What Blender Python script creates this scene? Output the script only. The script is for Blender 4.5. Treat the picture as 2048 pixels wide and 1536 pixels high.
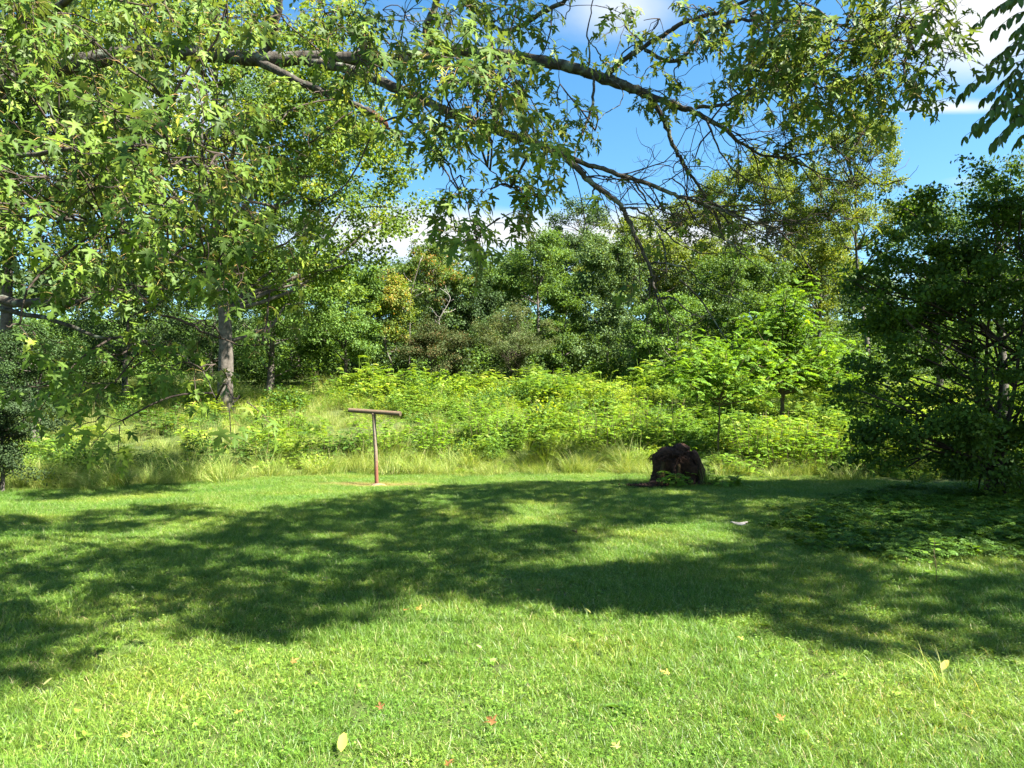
import bpy, math, random
import numpy as np

for o in list(bpy.data.objects):
    bpy.data.objects.remove(o)

SC = bpy.context.scene
COL = SC.collection
rng = np.random.default_rng(11)
random.seed(11)

# ------------------------------------------------------------------ camera, sky, sun, exposure
FPX = 1479.0                       # focal length in photograph pixels (2048 wide)
PITCH = math.atan(69.0 / FPX)      # camera tilted slightly up
CAMZ = 1.6
cam = bpy.data.cameras.new('camera')
cam.sensor_width = 36.0
cam.lens = 36.0 * FPX / 2048.0
cam.clip_start = 0.05
cam.clip_end = 3000.0
camo = bpy.data.objects.new('camera', cam)
camo.location = (0, 0, CAMZ)
camo.rotation_euler = (math.pi / 2 + PITCH, 0, 0)
COL.objects.link(camo)
SC.camera = camo

SUN_EL = math.radians(50)
SUN_H = np.array([0.90, -0.436])                    # horizontal direction towards the sun: right and a little behind
SUN_H = SUN_H / np.linalg.norm(SUN_H)
SUN = np.array([SUN_H[0] * math.cos(SUN_EL), SUN_H[1] * math.cos(SUN_EL), math.sin(SUN_EL)])

w = bpy.data.worlds.new('World')
SC.world = w
w.use_nodes = True
nt = w.node_tree
nt.nodes.clear()
N = nt.nodes.new
L = nt.links.new
wout = N('ShaderNodeOutputWorld')
bg = N('ShaderNodeBackground')
bg.inputs['Strength'].default_value = 0.06
sky = N('ShaderNodeTexSky')
sky.sky_type = 'NISHITA'
sky.sun_disc = False
sky.sun_elevation = SUN_EL
sky.sun_rotation = math.atan2(SUN_H[0], SUN_H[1])
sky.air_density = 1.0
sky.dust_density = 0.6
sky.ozone_density = 1.6
hs = N('ShaderNodeHueSaturation')
hs.inputs['Saturation'].default_value = 1.3
hs.inputs['Value'].default_value = 0.78
hs.inputs['Hue'].default_value = 0.492
L(sky.outputs[0], hs.inputs['Color'])
# thin clouds: noise on a plane far overhead
tc = N('ShaderNodeTexCoord')
sep = N('ShaderNodeSeparateXYZ')
L(tc.outputs['Generated'], sep.inputs[0])
zz = N('ShaderNodeMath'); zz.operation = 'MAXIMUM'; zz.inputs[1].default_value = 0.02
L(sep.outputs['Z'], zz.inputs[0])
za = N('ShaderNodeMath'); za.operation = 'ADD'; za.inputs[1].default_value = 0.09
L(zz.outputs[0], za.inputs[0])
dx = N('ShaderNodeMath'); dx.operation = 'DIVIDE'
dy = N('ShaderNodeMath'); dy.operation = 'DIVIDE'
L(sep.outputs['X'], dx.inputs[0]); L(za.outputs[0], dx.inputs[1])
L(sep.outputs['Y'], dy.inputs[0]); L(za.outputs[0], dy.inputs[1])
cmb = N('ShaderNodeCombineXYZ')
L(dx.outputs[0], cmb.inputs[0]); L(dy.outputs[0], cmb.inputs[1])
mp = N('ShaderNodeMapping')
mp.inputs['Location'].default_value = (3.1, 1.7, 0.0)
mp.inputs['Rotation'].default_value = (0, 0, 0.18)
mp.inputs['Scale'].default_value = (0.62, 1.15, 1)
L(cmb.outputs[0], mp.inputs[0])
cn = N('ShaderNodeTexNoise')
cn.inputs['Scale'].default_value = 0.8
cn.inputs['Detail'].default_value = 8
cn.inputs['Roughness'].default_value = 0.55
cn.inputs['Distortion'].default_value = 0.35
L(mp.outputs[0], cn.inputs['Vector'])
cr = N('ShaderNodeValToRGB')
cr.color_ramp.elements[0].position = 0.56
cr.color_ramp.elements[0].color = (0, 0, 0, 1)
cr.color_ramp.elements[1].position = 0.86
cr.color_ramp.elements[1].color = (1, 1, 1, 1)
# where banks of cloud stand: (u, v) = bearing and height over +y, with their spans and weight
yp = N('ShaderNodeMath'); yp.operation = 'MAXIMUM'; yp.inputs[1].default_value = 0.06
L(sep.outputs['Y'], yp.inputs[0])
uu_ = N('ShaderNodeMath'); uu_.operation = 'DIVIDE'; L(sep.outputs['X'], uu_.inputs[0]); L(yp.outputs[0], uu_.inputs[1])
vv_ = N('ShaderNodeMath'); vv_.operation = 'DIVIDE'; L(sep.outputs['Z'], vv_.inputs[0]); L(yp.outputs[0], vv_.inputs[1])
acc = cn.outputs['Fac']
for (cu, cv, su, sv, am) in ((.63, .56, .11, .085, .50), (.15, .575, .09, .05, .38), (.60, .428, .11, .010, .34), (-.07, .255, .24, .045, .46), (.27, .25, .16, .05, .40), (.62, .325, .08, .018, .28), (-.45, .45, .15, .06, .15)):
    term = None
    for src, c0, s0 in ((uu_, cu, su), (vv_, cv, sv)):
        a_ = N('ShaderNodeMath'); a_.operation = 'SUBTRACT'; a_.inputs[1].default_value = c0; L(src.outputs[0], a_.inputs[0])
        b_ = N('ShaderNodeMath'); b_.operation = 'DIVIDE'; b_.inputs[1].default_value = s0; L(a_.outputs[0], b_.inputs[0])
        c_ = N('ShaderNodeMath'); c_.operation = 'MULTIPLY'; L(b_.outputs[0], c_.inputs[0]); L(b_.outputs[0], c_.inputs[1])
        if term is None:
            term = c_
        else:
            t_ = N('ShaderNodeMath'); t_.operation = 'ADD'; L(term.outputs[0], t_.inputs[0]); L(c_.outputs[0], t_.inputs[1]); term = t_
    ng_ = N('ShaderNodeMath'); ng_.operation = 'MULTIPLY'; ng_.inputs[1].default_value = -1.0; L(term.outputs[0], ng_.inputs[0])
    ex_ = N('ShaderNodeMath'); ex_.operation = 'EXPONENT'; L(ng_.outputs[0], ex_.inputs[0])
    ml_ = N('ShaderNodeMath'); ml_.operation = 'MULTIPLY_ADD'; ml_.inputs[1].default_value = am; L(ex_.outputs[0], ml_.inputs[0]); L(acc, ml_.inputs[2])
    acc = ml_.outputs[0]
L(acc, cr.inputs[0])
mixc = N('ShaderNodeMixRGB')
mixc.inputs['Color2'].default_value = (3.0, 3.1, 3.2, 1)
L(cr.outputs[0], mixc.inputs['Fac'])
L(hs.outputs[0], mixc.inputs['Color1'])
L(mixc.outputs[0], bg.inputs['Color'])
L(bg.outputs[0], wout.inputs['Surface'])

sun = bpy.data.lights.new('sun', 'SUN')
sun.energy = 5.0
sun.angle = math.radians(0.6)
sun.color = (1.0, 0.95, 0.86)
suno = bpy.data.objects.new('sun', sun)
COL.objects.link(suno)
from mathutils import Vector, Matrix
suno.rotation_euler = Vector(SUN).to_track_quat('Z', 'Y').to_euler()

SC.view_settings.view_transform = 'Standard'
SC.view_settings.look = 'None'
SC.view_settings.exposure = 2.65
SC.view_settings.gamma = 1.0
SC.view_settings.use_curve_mapping = False
SC.render.engine = 'CYCLES'
cy = SC.cycles
cy.max_bounces = 5
cy.diffuse_bounces = 2
cy.glossy_bounces = 2
cy.transmission_bounces = 3
cy.transparent_max_bounces = 4
cy.sample_clamp_indirect = 4.0
cy.caustics_reflective = False
cy.caustics_refractive = False
cy.use_denoising = True
cy.denoiser = 'OPENIMAGEDENOISE'
cy.denoising_prefilter = 'ACCURATE'
cy.use_adaptive_sampling = False

# ------------------------------------------------------------------ geometry helpers
CF = np.array([0, math.cos(PITCH), math.sin(PITCH)])
CU = np.array([0, -math.sin(PITCH), math.cos(PITCH)])
CAM = np.array([0.0, 0.0, CAMZ])


def P(px, py, Y):
    """A point Y metres ahead of the viewpoint in the direction that the photograph shows at (px, py)."""
    d = CF + np.array([1.0, 0, 0]) * ((px - 1024.0) / FPX) + CU * ((768.0 - py) / FPX)
    return CAM + d * (Y / d[1])


def project(p):
    q = np.atleast_2d(p) - CAM
    z = q @ CF
    return 1024 + FPX * q[:, 0] / z, 768 - FPX * (q @ CU) / z, z


def nrm(a):
    return a / np.maximum(np.linalg.norm(a, axis=-1, keepdims=True), 1e-9)


def smoothstep(a, b, x):
    t = np.clip((x - a) / (b - a), 0, 1)
    return t * t * (3 - 2 * t)


def ground_z(x, y):
    x = np.asarray(x, float); y = np.asarray(y, float)
    a = np.clip(y - 21.5, 0, 24)
    b = np.clip(y - 45.5, 0, 160)
    z = 0.168 * a + 0.158 * b
    z = z - 0.25 * smoothstep(20, 24, y) * smoothstep(6, 12, x)
    z = z + 0.10 * np.sin(0.55 * x + 0.3 * y) * smoothstep(20, 26, y)
    z = z + 0.018 * np.sin(1.3 * x + 0.7) * np.cos(1.1 * y) + 0.012 * np.sin(2.9 * x - 1.7 * y)
    return z


def lawn_edge(x):
    x = np.asarray(x, float)
    e = 21.0 - 4.3 * smoothstep(-4, -11, x) - 3.0 * smoothstep(4.5, 10.5, x)
    return e + 0.5 * np.sin(0.9 * x) + 0.25 * np.sin(2.3 * x + 1)


class MB:
    """Collects shapes into one mesh."""
    def __init__(self):
        self.v = []; self.t = []; self.q = []; self.r = []; self.n = 0

    def add(self, v, t=None, q=None, r=0.5):
        v = np.asarray(v, float)
        if t is not None and len(t):
            self.t.append(np.asarray(t, int) + self.n)
        if q is not None and len(q):
            self.q.append(np.asarray(q, int) + self.n)
        self.v.append(v)
        self.r.append(np.full(len(v), r) if np.isscalar(r) else np.asarray(r, float))
        self.n += len(v)

    def mesh(self, name, mat, smooth=False):
        V = np.concatenate(self.v)
        T = np.concatenate(self.t) if self.t else np.zeros((0, 3), int)
        Q = np.concatenate(self.q) if self.q else np.zeros((0, 4), int)
        R = np.concatenate(self.r)
        me = bpy.data.meshes.new(name)
        me.vertices.add(len(V))
        me.vertices.foreach_set('co', V.astype(np.float32).ravel())
        nl = T.size + Q.size
        me.loops.add(nl)
        me.loops.foreach_set('vertex_index', np.concatenate([T.ravel(), Q.ravel()]).astype(np.int32))
        npoly = len(T) + len(Q)
        me.polygons.add(npoly)
        ls = np.concatenate([np.arange(len(T)) * 3, T.size + np.arange(len(Q)) * 4]).astype(np.int32)
        me.polygons.foreach_set('loop_start', ls)
        if smooth:
            me.polygons.foreach_set('use_smooth', np.ones(npoly, bool))
        a = me.attributes.new('rnd', 'FLOAT', 'POINT')
        a.data.foreach_set('value', R.astype(np.float32))
        me.update(calc_edges=True)
        if mat:
            for m in (mat if isinstance(mat, (list, tuple)) else [mat]):
                me.materials.append(m)
        return me

    def build(self, name, mat, parent=None, smooth=False, origin=None):
        if origin is not None:
            self.v = [v - np.asarray(origin) for v in self.v]
        o = bpy.data.objects.new(name, self.mesh(name, mat, smooth))
        COL.objects.link(o)
        if parent is not None:
            o.parent = parent
        return o


def tag(o, label, cat, group=None, kind=None):
    if label: o['label'] = label
    if cat: o['category'] = cat
    if group: o['group'] = group
    if kind: o['kind'] = kind
    return o


def empty(name, loc, label, cat, group=None):
    o = bpy.data.objects.new(name, None)
    o.empty_display_size = 0.2
    o.location = tuple(float(c) for c in loc)
    COL.objects.link(o)
    return tag(o, label, cat, group)


def spline(pts, n):
    """Catmull-Rom through rows of pts (any number of columns)."""
    p = np.asarray(pts, float)
    p = np.vstack([2 * p[0] - p[1], p, 2 * p[-1] - p[-2]])
    m = len(p) - 3
    t = np.linspace(0, m - 1e-6, n)
    i = t.astype(int); f = (t - i)[:, None]
    a, b, c, d = p[i], p[i + 1], p[i + 2], p[i + 3]
    return 0.5 * (2 * b + (c - a) * f + (2 * a - 5 * b + 4 * c - d) * f * f + (3 * b - 3 * c + d - a) * f ** 3)


def tube(path, rad, sides=8, bump=0.0, cap=True):
    path = np.asarray(path, float)
    n = len(path)
    rad = np.broadcast_to(np.asarray(rad, float), (n,))
    tg = nrm(np.gradient(path, axis=0))
    ref = np.array([0.13, 0.21, 0.97])
    if abs(nrm((path[-1] - path[0])[None])[0] @ ref) > 0.9:
        ref = np.array([0.97, 0.2, 0.1])
    x = nrm(np.cross(tg, ref)); y = np.cross(tg, x)
    a = np.arange(sides) * 2 * math.pi / sides
    r = rad[:, None] * np.ones(sides)
    if bump:
        r = r * (1 + bump * rng.normal(size=r.shape))
    v = path[:, None] + r[..., None] * (np.cos(a)[None, :, None] * x[:, None] + np.sin(a)[None, :, None] * y[:, None])
    v = v.reshape(-1, 3)
    i = np.arange(n - 1)[:, None] * sides; j = np.arange(sides)[None]; k = (j + 1) % sides
    q = np.stack([i + j, i + k, i + k + sides, i + j + sides], -1).reshape(-1, 4)
    if cap:
        v = np.vstack([v, path[0], path[-1]])
        t0 = np.stack([np.full(sides, n * sides), k[0], j[0]], -1)
        t1 = np.stack([np.full(sides, n * sides + 1), j[0] + (n - 1) * sides, k[0] + (n - 1) * sides], -1)
        return v, np.vstack([t0, t1]), q
    return v, np.zeros((0, 3), int), q


def frames(d, n):
    """Leaf frames: columns x, y (= leaf axis d), z (= upper face, near n)."""
    y = nrm(d)
    z = nrm(n - (n * y).sum(-1, keepdims=True) * y)
    x = np.cross(y, z)
    return np.stack([x, y, z], -1)


def put_leaves(mb, tmpl, p, R, s, r):
    tv, tt = tmpl
    v = p[:, None] + np.einsum('nij,kj->nki', R, tv) * np.asarray(s)[:, None, None]
    k = len(tv)
    t = (tt[None] + (np.arange(len(p)) * k)[:, None, None]).reshape(-1, 3)
    mb.add(v.reshape(-1, 3), t=t, r=np.repeat(r, k))


# leaf outlines, base at the origin, tip along +y, upper face +z, length 1
DIAMOND = (np.array([[0, 0, 0], [.33, .45, .08], [0, 1, -.06], [-.33, .45, .08]], float), np.array([[0, 1, 2], [0, 2, 3]]))
BROAD = (np.array([[0, 0, 0], [.30, .22, .05], [.33, .55, .05], [0, 1, -.08], [-.33, .55, .05], [-.30, .22, .05]], float),
         np.array([[0, 1, 2], [0, 2, 3], [0, 3, 4], [0, 4, 5]]))
LEAFLET = (np.array([[0, 0, 0], [.15, .18, .03], [.20, .45, .03], [.15, .78, .01], [0, 1, -.05], [-.15, .78, .01], [-.20, .45, .03], [-.15, .18, .03]], float),
           np.array([[0, 1, 2], [0, 2, 3], [0, 3, 4], [0, 4, 5], [0, 5, 6], [0, 6, 7]]))


def maple_template(curl=0.22, fold=0.12, twist=0.0):
    half = [(0.02, 0.0), (0.16, -0.05), (0.31, -0.02), (0.22, 0.07), (0.15, 0.15), (0.30, 0.20), (0.40, 0.33), (0.55, 0.40), (0.58, 0.53), (0.44, 0.47), (0.32, 0.46),
            (0.17, 0.35), (0.08, 0.38), (0.11, 0.54), (0.23, 0.62), (0.15, 0.68), (0.15, 0.80), (0.07, 0.86), (0.0, 1.08)]
    pts = half + [(-x, y) for x, y in half[-2::-1]]
    v = np.array([[0, 0.30]] + [list(q) for q in pts], float)
    z = fold * np.abs(v[:, 0]) - curl * (v[:, 1] - 0.2) ** 2 - 0.35 * curl * v[:, 0] ** 2 + twist * v[:, 0] * v[:, 1]
    v = np.column_stack([v, z])
    m = len(pts)
    t = np.array([[0, 1 + i, 1 + (i + 1) % m] for i in range(m)])
    return v, t


# ------------------------------------------------------------------ materials
def mat_new(name):
    m = bpy.data.materials.new(name)
    m.use_nodes = True
    nt = m.node_tree
    for n in list(nt.nodes):
        nt.nodes.remove(n)
    return m, nt, nt.nodes.new, nt.links.new


def ramp(N, stops):
    r = N('ShaderNodeValToRGB')
    els = r.color_ramp.elements
    els[0].position = stops[0][0]; els[0].color = (*stops[0][1], 1)
    els[1].position = stops[-1][0]; els[1].color = (*stops[-1][1], 1)
    for p, c in stops[1:-1]:
        e = els.new(p); e.color = (*c, 1)
    return r


def leaf_mat(name, stops, trans=0.40, rough=0.6, spec=0.2, tgain=(1.5, 1.35, 0.5), patch=0.0, patch_scale=0.35, patch_cols=None, under=None):
    m, nt, N, L = mat_new(name)
    out = N('ShaderNodeOutputMaterial')
    at = N('ShaderNodeAttribute'); at.attribute_name = 'rnd'
    stops = [(p_, (c_[0] * .97, c_[1] * 1.10, c_[2] * .80)) for p_, c_ in stops]
    rp = ramp(N, stops)
    L(at.outputs['Fac'], rp.inputs[0])
    col = rp.outputs[0]
    if patch > 0:
        ge = N('ShaderNodeNewGeometry')
        nz = N('ShaderNodeTexNoise'); nz.inputs['Scale'].default_value = patch_scale; nz.inputs['Detail'].default_value = 3
        L(ge.outputs['Position'], nz.inputs['Vector'])
        r2 = ramp(N, [(0.38, patch_cols[0]), (0.64, patch_cols[1])])
        L(nz.outputs['Fac'], r2.inputs[0])
        mx = N('ShaderNodeMixRGB'); mx.blend_type = 'MULTIPLY'; mx.inputs['Fac'].default_value = patch
        L(col, mx.inputs['Color1']); L(r2.outputs[0], mx.inputs['Color2'])
        col = mx.outputs[0]
    if under is not None:
        ge2 = N('ShaderNodeNewGeometry')
        mu = N('ShaderNodeMixRGB'); mu.inputs['Color2'].default_value = (*under, 1)
        mlt = N('ShaderNodeMath'); mlt.operation = 'MULTIPLY'; mlt.inputs[1].default_value = 0.75
        L(ge2.outputs['Backfacing'], mlt.inputs[0]); L(mlt.outputs[0], mu.inputs['Fac'])
        L(col, mu.inputs['Color1'])
        col = mu.outputs[0]
    pb = N('ShaderNodeBsdfPrincipled')
    pb.inputs['Roughness'].default_value = rough
    pb.inputs['Specular IOR Level'].default_value = spec
    L(col, pb.inputs['Base Color'])
    tr = N('ShaderNodeBsdfTranslucent')
    mt = N('ShaderNodeMixRGB'); mt.blend_type = 'MULTIPLY'; mt.inputs['Fac'].default_value = 1.0
    mt.inputs['Color2'].default_value = (*tgain, 1)
    L(col, mt.inputs['Color1']); L(mt.outputs[0], tr.inputs['Color'])
    ms = N('ShaderNodeMixShader'); ms.inputs[0].default_value = trans
    L(pb.outputs[0], ms.inputs[1]); L(tr.outputs[0], ms.inputs[2])
    L(ms.outputs[0], out.inputs['Surface'])
    return m


def bark_mat(name, c1, c2, scale=9.0, bump=0.5, lichen=None, rough=0.9):
    m, nt, N, L = mat_new(name)
    out = N('ShaderNodeOutputMaterial')
    tc = N('ShaderNodeTexCoord')
    n1 = N('ShaderNodeTexNoise'); n1.inputs['Scale'].default_value = scale; n1.inputs['Detail'].default_value = 8; n1.inputs['Roughness'].default_value = 0.65
    L(tc.outputs['Object'], n1.inputs['Vector'])
    rp = ramp(N, [(0.33, c1), (0.68, c2)])
    L(n1.outputs['Fac'], rp.inputs[0])
    col = rp.outputs[0]
    if lichen:
        n2 = N('ShaderNodeTexNoise'); n2.inputs['Scale'].default_value = scale * 0.7; n2.inputs['Detail'].default_value = 5
        mp = N('ShaderNodeMapping'); mp.inputs['Location'].default_value = (7, 3, 1)
        L(tc.outputs['Object'], mp.inputs[0]); L(mp.outputs[0], n2.inputs['Vector'])
        r2 = ramp(N, [(0.54, (0, 0, 0)), (0.64, (1, 1, 1))])
        L(n2.outputs['Fac'], r2.inputs[0])
        mx = N('ShaderNodeMixRGB'); mx.inputs['Color2'].default_value = (*lichen, 1)
        L(r2.outputs[0], mx.inputs['Fac']); L(col, mx.inputs['Color1'])
        col = mx.outputs[0]
    pb = N('ShaderNodeBsdfPrincipled')
    pb.inputs['Roughness'].default_value = rough
    pb.inputs['Specular IOR Level'].default_value = 0.2
    L(col, pb.inputs['Base Color'])
    bp = N('ShaderNodeBump'); bp.inputs['Strength'].default_value = bump; bp.inputs['Distance'].default_value = 0.03
    L(n1.outputs['Fac'], bp.inputs['Height']); L(bp.outputs[0], pb.inputs['Normal'])
    L(pb.outputs[0], out.inputs['Surface'])
    return m


def greens(g, y=None, hi=None):
    """Colour stops of a foliage: dark, middle g, light and a few off-colour leaves."""
    g = np.array(g)
    d = tuple(g * 0.62); m = tuple(g); l = tuple(g * 1.35)
    s = [(0.0, d), (0.45, m), (0.85, l)]
    s.append((1.0, y if y is not None else tuple(g * np.array([1.9, 1.5, 0.9]))))
    return s


M = {}
M['maple'] = leaf_mat('maple_leaf', [(0, (.040, .072, .014)), (.40, (.082, .130, .022)), (.80, (.140, .190, .028)), (.95, (.22, .25, .035)), (1, (.42, .36, .05))],
                      trans=0.40, rough=0.55, spec=0.2, under=(.10, .14, .055))
M['petiole'] = bark_mat('petiole', (.22, .20, .06), (.30, .16, .06), 20, 0.1)
M['bark'] = bark_mat('maple_bark', (.020, .017, .013), (.085, .075, .060), 14, 0.9, lichen=(.13, .15, .11))
M['twig'] = bark_mat('twig_bark', (.030, .022, .018), (.075, .058, .045), 25, 0.4)
M['brokenwood'] = bark_mat('broken_wood', (.05, .022, .012), (.20, .085, .04), 30, 0.7)
M['treebark'] = bark_mat('tree_bark', (.045, .038, .030), (.13, .115, .095), 6, 0.7)
M['palebark'] = bark_mat('dead_bark', (.18, .16, .14), (.38, .35, .31), 8, 0.5)
M['walnut'] = leaf_mat('walnut_leaflet', greens((.050, .085, .022)), trans=0.22, rough=0.42)
M['grapeleaf'] = leaf_mat('vine_leaf', greens((.050, .085, .020)), trans=0.25, rough=0.5)
M['bigleft'] = leaf_mat('yellow_green_leaf', greens((.105, .150, .030), (.30, .26, .05)), trans=0.40)
M['leftdark'] = leaf_mat('deep_green_leaf', greens((.060, .100, .022)), trans=0.35)
M['mid'] = leaf_mat('mid_green_leaf', greens((.075, .122, .030)), trans=0.36)
M['understory'] = leaf_mat('understory_leaf', greens((.095, .155, .040)), trans=0.36)
M['olive'] = leaf_mat('olive_leaf', greens((.110, .140, .028), (.26, .22, .04)), trans=0.38)
M['yellow'] = leaf_mat('yellowing_leaf', [(0, (.08, .12, .03)), (.6, (.15, .18, .035)), (.85, (.24, .21, .05)), (1, (.34, .18, .06))], trans=0.38)
M['reddish'] = leaf_mat('red_tipped_leaf', [(0, (.05, .09, .025)), (.6, (.10, .14, .035)), (.90, (.15, .16, .045)), (.95, (.30, .13, .06)), (1, (.34, .15, .08))], trans=0.34)
M['dark'] = leaf_mat('evergreen_and_shaded_leaf', greens((.034, .060, .020)), trans=0.22)
M['cedar'] = leaf_mat('cedar_needle', [(0, (.035, .050, .018)), (.6, (.060, .075, .026)), (.85, (.09, .07, .03)), (1, (.13, .065, .035))], trans=0.2, rough=0.7, spec=0.2)
M['greybush'] = leaf_mat('grey_brown_leaf', [(0, (.05, .065, .025)), (.6, (.080, .10, .038)), (.9, (.11, .105, .05)), (1, (.18, .15, .06))], trans=0.25, rough=0.7, spec=0.2)
M['silver'] = leaf_mat('silvery_leaf', greens((.080, .120, .050), (.20, .22, .12)), trans=0.32)
M['locust'] = leaf_mat('locust_leaflet', greens((.110, .190, .026), (.26, .33, .04)), trans=0.45)
M['elm'] = leaf_mat('shade_tree_leaf', greens((.052, .090, .018)), trans=0.34, tgain=(2.0, 1.9, .5))
M['far'] = leaf_mat('far_wood_leaf', greens((.055, .085, .036)), trans=0.25)
M['juniper'] = leaf_mat('juniper_needle', greens((.030, .048, .020)), trans=0.15, rough=0.7, spec=0.2)
M['bush'] = leaf_mat('meadow_bush_leaf', greens((.140, .225, .030)), trans=0.42)
M['bushdark'] = leaf_mat('dark_bush_leaf', greens((.062, .115, .026)), trans=0.36)
M['goldenrod'] = leaf_mat('goldenrod_leaf', greens((.190, .240, .025), (.40, .36, .03)), trans=0.42)
M['weed'] = leaf_mat('meadow_weed', [(0, (.090, .150, .024)), (.5, (.180, .255, .032)), (.85, (.245, .315, .050)), (1, (.38, .38, .13))], trans=0.42,
                     patch=1.0, patch_scale=0.30, patch_cols=((.62, .74, .85), (1.22, 1.12, .95)))
M['tallgrass'] = leaf_mat('tall_grass', [(0, (.095, .145, .030)), (.5, (.185, .235, .050)), (.8, (.29, .29, .10)), (1, (.46, .40, .22))], trans=0.35, rough=0.5)
M['ivy'] = leaf_mat('ground_ivy', greens((.060, .112, .018)), trans=0.32)
M['stem'] = bark_mat('stem', (.06, .05, .025), (.13, .10, .05), 30, 0.3)


def lawn_blade_mat():
    m, nt, N, L = mat_new('lawn_blade')
    out = N('ShaderNodeOutputMaterial')
    at = N('ShaderNodeAttribute'); at.attribute_name = 'rnd'
    rp = ramp(N, [(0, (.055, .120, .014)), (.40, (.102, .200, .020)), (.80, (.165, .270, .036)), (.93, (.25, .31, .070)), (.95, (.36, .31, .14)), (1, (.48, .42, .24))])
    L(at.outputs['Fac'], rp.inputs[0])
    ge = N('ShaderNodeNewGeometry')
    nz = N('ShaderNodeTexNoise'); nz.inputs['Scale'].default_value = 0.55; nz.inputs['Detail'].default_value = 4
    L(ge.outputs['Position'], nz.inputs['Vector'])
    r2 = ramp(N, [(0.34, (.74, .86, .85)), (0.5, (1.0, 1.0, 1.0)), (0.68, (1.38, 1.12, 1.1))])
    L(nz.outputs['Fac'], r2.inputs[0])
    mx = N('ShaderNodeMixRGB'); mx.blend_type = 'MULTIPLY'; mx.inputs['Fac'].default_value = 1.0
    L(rp.outputs[0], mx.inputs['Color1']); L(r2.outputs[0], mx.inputs['Color2'])
    col = mx.outputs[0]
    # dry, worn turf round the post and at the edge of the lawn
    for (cx, cyy, rx, ry) in ((-3.35, 17.85, 1.5, 0.55),):
        mp = N('ShaderNodeMapping')
        mp.inputs['Location'].default_value = (-cx / rx, -cyy / ry, 0)
        mp.inputs['Scale'].default_value = (1 / rx, 1 / ry, 0)
        L(ge.outputs['Position'], mp.inputs[0])
        ln = N('ShaderNodeVectorMath'); ln.operation = 'LENGTH'
        L(mp.outputs[0], ln.inputs[0])
        ad = N('ShaderNodeMath'); ad.operation = 'ADD'
        n3 = N('ShaderNodeTexNoise'); n3.inputs['Scale'].default_value = 3.0; n3.inputs['Detail'].default_value = 3
        L(ge.outputs['Position'], n3.inputs['Vector'])
        L(ln.outputs['Value'], ad.inputs[0]); L(n3.outputs['Fac'], ad.inputs[1])
        r3 = ramp(N, [(0.55, (.75, .75, .75)), (0.99, (0, 0, 0))])
        sc = N('ShaderNodeMath'); sc.operation = 'MULTIPLY'; sc.inputs[1].default_value = 0.6
        L(ad.outputs[0], sc.inputs[0]); L(sc.outputs[0], r3.inputs[0])
        m3 = N('ShaderNodeMixRGB'); m3.inputs['Color2'].default_value = (.30, .22, .10, 1)
        L(r3.outputs[0], m3.inputs['Fac']); L(col, m3.inputs['Color1'])
        col = m3.outputs[0]
    pb = N('ShaderNodeBsdfPrincipled')
    pb.inputs['Roughness'].default_value = 0.42
    pb.inputs['Specular IOR Level'].default_value = 0.3
    L(col, pb.inputs['Base Color'])
    tr = N('ShaderNodeBsdfTranslucent')
    mt = N('ShaderNodeMixRGB'); mt.blend_type = 'MULTIPLY'; mt.inputs['Fac'].default_value = 1.0
    mt.inputs['Color2'].default_value = (1.4, 1.3, .5, 1)
    L(col, mt.inputs['Color1']); L(mt.outputs[0], tr.inputs['Color'])
    ms = N('ShaderNodeMixShader'); ms.inputs[0].default_value = 0.36
    L(pb.outputs[0], ms.inputs[1]); L(tr.outputs[0], ms.inputs[2])
    L(ms.outputs[0], out.inputs['Surface'])
    return m


M['lawn'] = lawn_blade_mat()


def ground_mat():
    m, nt, N, L = mat_new('ground_soil')
    out = N('ShaderNodeOutputMaterial')
    ge = N('ShaderNodeNewGeometry')
    nz = N('ShaderNodeTexNoise'); nz.inputs['Scale'].default_value = 4.0; nz.inputs['Detail'].default_value = 8
    L(ge.outputs['Position'], nz.inputs['Vector'])
    rp = ramp(N, [(0.3, (.035, .045, .015)), (0.6, (.060, .085, .022)), (0.8, (.085, .075, .035))])
    L(nz.outputs['Fac'], rp.inputs[0])
    pb = N('ShaderNodeBsdfPrincipled'); pb.inputs['Roughness'].default_value = 1.0; pb.inputs['Specular IOR Level'].default_value = 0.1
    L(rp.outputs[0], pb.inputs['Base Color'])
    bp = N('ShaderNodeBump'); bp.inputs['Strength'].default_value = 0.6; bp.inputs['Distance'].default_value = 0.05
    L(nz.outputs['Fac'], bp.inputs['Height']); L(bp.outputs[0], pb.inputs['Normal'])
    L(pb.outputs[0], out.inputs['Surface'])
    return m


M['ground'] = ground_mat()

# ------------------------------------------------------------------ the ground, one sheet
ys = np.concatenate([np.linspace(-30, 0, 16), np.linspace(0.5, 26, 60), np.linspace(27, 60, 34), np.linspace(64, 210, 40), np.linspace(230, 1500, 12)])
xs = np.concatenate([np.linspace(-1500, -90, 10), np.linspace(-80, -18, 32), np.linspace(-17.5, 17.5, 81), np.linspace(18, 80, 32), np.linspace(90, 1500, 10)])
gx, gy = np.meshgrid(xs, ys)
gv = np.stack([gx, gy, ground_z(gx, gy)], -1).reshape(-1, 3)
nx, ny = len(xs), len(ys)
ii = (np.arange(ny - 1)[:, None] * nx + np.arange(nx - 1)[None]).ravel()
mb = MB()
mb.add(gv, q=np.stack([ii, ii + 1, ii + 1 + nx, ii + nx], -1))
tag(mb.build('ground', M['ground'], smooth=True), 'grassy ground rising from the lawn to the wooded hill', 'ground', kind='structure')


# ------------------------------------------------------------------ scattering of grass and weeds (uncountable: geometry nodes)
def proto(name, mb, mat):
    o = bpy.data.objects.new(name, mb.mesh(name, mat))     # never linked to the scene: only a source of geometry
    return o


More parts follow.
